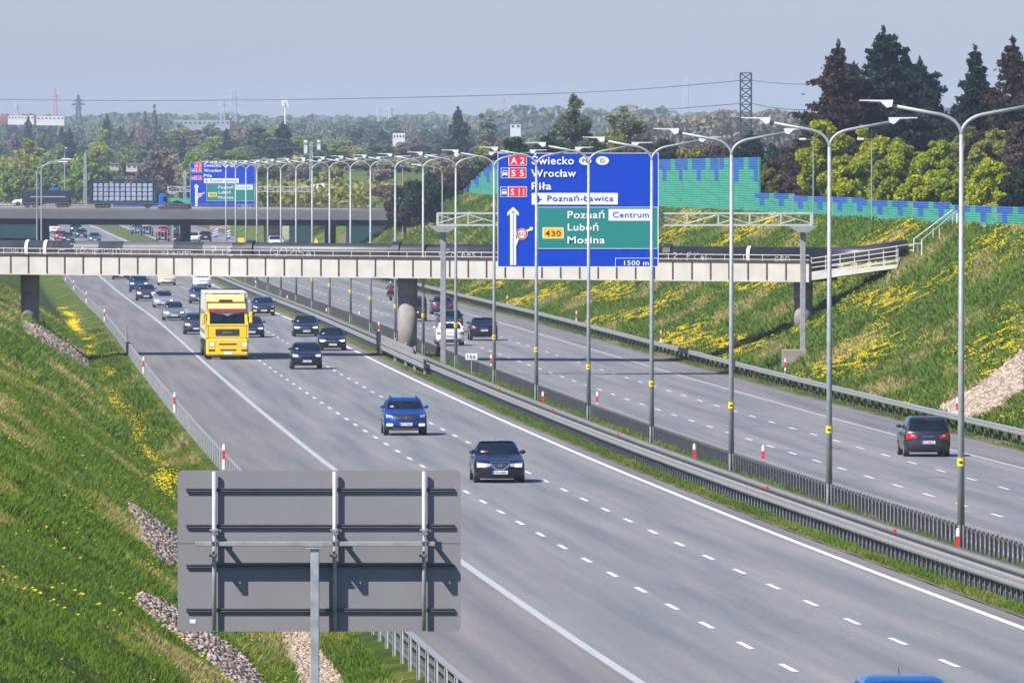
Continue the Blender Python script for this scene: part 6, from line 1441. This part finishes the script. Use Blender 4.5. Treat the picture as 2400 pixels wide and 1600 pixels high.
lattice(425, 392, 482, 4, 6, 1440, STP, 'pale short lattice pole left of the far blue sign', name='lattice_pole', n=8, r=.05, cat='pole')
# ================================================================ FAR BUILDINGS AND THE PLACE BEHIND THE OVERPASS
def block(name, label, xd0, xd1, yt, yb, Z, m, dep=20., roof=None, cat='building', wins=0):
    a = W(xd0, yb, Z); b = W(xd1, yt, Z); g = a[2] - (2 if yt < 370 else .5); t = thing(name, label, cat, ((a[0]+b[0])/2, Z, g)); w = b[0] - a[0]; h = b[2] - g
    MB().box((0, dep/2, h/2), (w, dep, h)).build('wall', m, t)
    if roof:
        rr = MB(); rr.prism([(-w/2 - .15, h), (w/2 + .15, h), (w*.42, h + w*.10), (-w*.42, h + w*.10)], -.2, dep + .2); rr.build('roof', roof, t)
    if wins:
        for k in range(wins): MB().box((-w/2 + (k + .5) * w / wins, -.05, h - (b[2]-a[2])*.45), (w/wins*.45, .1, (b[2]-a[2])*.3)).build('window', mat('far_window', (.06,.08,.10), .2), t)
    return t
WB = mat('building_white', (.62,.62,.62), .7, 0, .08, .1); RB = mat('roof_red', (.30,.10,.08), .8, 0, .1, .2); RG = mat('roof_grey', (.20,.20,.22), .8, 0, .1, .2); OC = mat('ochre_wall', (.50,.30,.12), .85, 0, .12, .3)
block('long_hall', 'long white industrial hall on the left horizon', 18, 78, 266, 276, 4200, WB, wins=8); block('long_hall', 'second white industrial hall right of the long hall', 84, 148, 267, 278, 4250, WB, wins=7); block('red_building', 'small red-topped building at the left end of the horizon', 2, 16, 262, 272, 4200, RB)
block('white_house', 'white house among the far trees by the lattice pole', 698, 706, 322, 340, 2350, WB, 10, None, 'house', 2); block('white_house', 'white house left of centre in the far woods', 728, 736, 322, 338, 2400, WB, 10, None, 'house', 2)
block('white_house', 'pale building above the overpass middle, in the far woods', 902, 930, 306, 322, 2900, WB, 12, None, 'house', 4); block('white_house', 'pale house just left of the large sign top', 1172, 1196, 284, 298, 2700, WB, 12, RG, 'house', 2)
block('small_house', 'small pale house on the grassy bank, left one', 253, 273, 377, 386, 1950, mat('house_grey', (.36,.34,.32), .8), 6, RG, 'house', 2); block('small_house', 'small pale house on the grassy bank, right one', 290, 315, 378, 389, 1940, mat('house_beige', (.50,.44,.36), .8), 6, RG, 'house', 2)
block('grey_slab_building', 'grey slab building on the horizon left of the phone mast', 400, 528, 276, 290, 4300, mat('slab_grey', (.28,.31,.35), .8, 0, .1, .1), wins=12)
block('ochre_hall', 'ochre coloured hall or bank right of the sand heap', 786, 846, 437, 459, 1490, OC, 8)
block('teal_fence', 'turquoise board fence right of the far blue sign', 588, 658, 451, 474, 1500, NG[0], .3, None, 'fence'); block('teal_fence', 'turquoise and blue board fence beneath the ochre hall', 760, 842, 459, 478, 1545, NG[1], .3, None, 'fence')
block('teal_fence', 'short turquoise and blue barrier between the blue cab and the far sign', 392, 438, 455, 474, 1420, NG[0], .3, None, 'fence')
# sand heap
b = W(745, 458, 1492); mb = MB(); mb.ellip((0, 0, 0), (5.6, 4, 2.4), 22, 12); o = mb.build('sand_heap', mat('pale_sand', (.52,.47,.38), .95, 0, .18, .8, .6), None, True); o.location = b; o.location.x -= .8; tag(o, 'pale heap of sand above the overpass railing', 'sand heap')
for v_ in o.data.vertices: v_.co += v_.normal * (.25 * sin(v_.co.x * 2.1) * cos(v_.co.z * 3 + v_.co.y))
# signs and boards behind the pipe
def boardsign(name, label, xd0, xd1, yt, yb, Z, m, stripes=None, tri=False, legs=True):
    a = W(xd0, yb, Z); b_ = W(xd1, yt, Z); w = b_[0] - a[0]; h = b_[2] - a[2]; t = thing(name, label, 'road sign', ((a[0]+b_[0])/2, Z, a[2] - 2.2))
    if tri: MB().prism([(-w/2, 2.2), (w/2, 2.2), (0, 2.2 + h)], 0, .1).build('panel', m, t)
    else: MB().box((0, 0, 2.2 + h/2), (w, .12, h)).build('panel', m, t)
    if stripes:
        q = MB()
        for k in range(3): z = 2.2 + h * (.1 + .3 * k); q.prism([(-w/2, z), (w/2, z + h*.22), (w/2, z + h*.36), (-w/2, z + h*.14)], -.09, -.065)
        q.build('stripe', stripes, t)
    if legs: MB().tube([(0, .1, -1.5), (0, .1, 2.3)], .07, 6).build('post', POSTM, t)
    return t
boardsign('chevron_board', 'blue and white striped board beneath the overpass, left one', 489, 501, 526, 544, 1420, SBLUE, SWHITE); boardsign('chevron_board', 'blue and white striped board beneath the overpass, right one', 517, 529, 529, 549, 1415, SBLUE, SWHITE)
boardsign('brown_board', 'wide brown and white information board under the overpass edge', 482, 526, 515, 527, 1460, mat('board_brown', (.25,.10,.06), .6, 0, .3, .5), mat('board_pale', (.6,.5,.45), .6), legs=False)
boardsign('yellow_board', 'yellow board low behind the pipe, brighter left one', 547, 561, 546, 558, 1340, YELP); boardsign('yellow_board', 'yellow-green board low behind the pipe, duller right one', 569, 586, 552, 560, 1342, mat('dull_yellow', (.35,.35,.08), .7)); boardsign('warning_sign', 'yellow triangular warning sign left of the right overpass pier', 719, 733, 546, 561, 1290, YELP, tri=True)
block('ground_bank', 'ochre wall segment right of the right overpass pier', 778, 796, 538, 566, 1330, mat('bank_ochre', (.24,.21,.13), .9, 0, .2, .4), .5, None, 'wall'); block('pale_wall', 'pale fence panels beneath the overpass, right of the white car', 622, 664, 517, 543, 1420, mat('pale_fence', (.40,.38,.26), .8, 0, .2, .6), .3, None, 'fence')
# thin fence posts of the far roadside
t = thing('roadside_fence', 'row of thin pale posts beside the far carriageway beneath the overpass', 'fence', W(200, 545, 1500)); org = t.location.copy(); W_ = []
for k in range(26):
    Z = 1380 + k * 17; p = P(8.7, Z, 0); mb = MB(); mb.tube([p, (p[0], p[1], p[2] + 3.0)], .05, 5); mb.build('post', GALV2, t, org=org)
# a bird in the sky
p = W(1845, 217, 1200); mb = MB(); mb.ellip((0, 0, 0), (.22, .1, .08), 8, 5); mb.prism([(-.4, .12), (0, 0), (.4, .1), (0, .06)], -.05, .05); o = mb.build('bird', BLACKP); o.location = p; tag(o, 'tiny dark bird in the sky between the lattice tower and the spruces', 'bird')
# reflectors on the median barrier
for i, (xd, yd) in enumerate(((1999, 1222), (1713, 1122), (1352, 1000), (1222, 943), (1110, 895), (1015, 855))):
    Z = 300.
    for Z in np.arange(240, 900, .5):
        x, y, z = P(7.25, Z, .80)
        if (HZ + (CAMZ - z) * FPX / Z) / 1.0204 <= yd: break
    m2 = MB(); m2.rbox((0, 0, .05), (.10, .04, .13), .01); o = m2.build('barrier_reflector', REDP); o.location = (x, y, z - .04); tag(o, 'small red reflector on the median guardrail, %s from the camera' % ORD[i], 'reflector', 'small red reflectors on the median guardrail')
# ================================================================ HAZE
hz = MB(); hz.box((0, 3900, 19), (9000, 8400, 52)); hz = hz.build('haze'); hz.location = (0, 0, 0)
m = bpy.data.materials.new('haze_air'); m.use_nodes = True; nt = m.node_tree
for n_ in list(nt.nodes):
    if n_.type == 'BSDF_PRINCIPLED': nt.nodes.remove(n_)
vp = nt.nodes.new('ShaderNodeVolumePrincipled'); vp.inputs['Color'].default_value = (.68, .80, .98, 1); vp.inputs['Density'].default_value = HAZE_D; vp.inputs['Anisotropy'].default_value = -.25
nt.links.new(vp.outputs[0], nt.nodes['Material Output'].inputs['Volume']); hz.data.materials.append(m); tag(hz, kind='stuff')
hz.hide_select = False
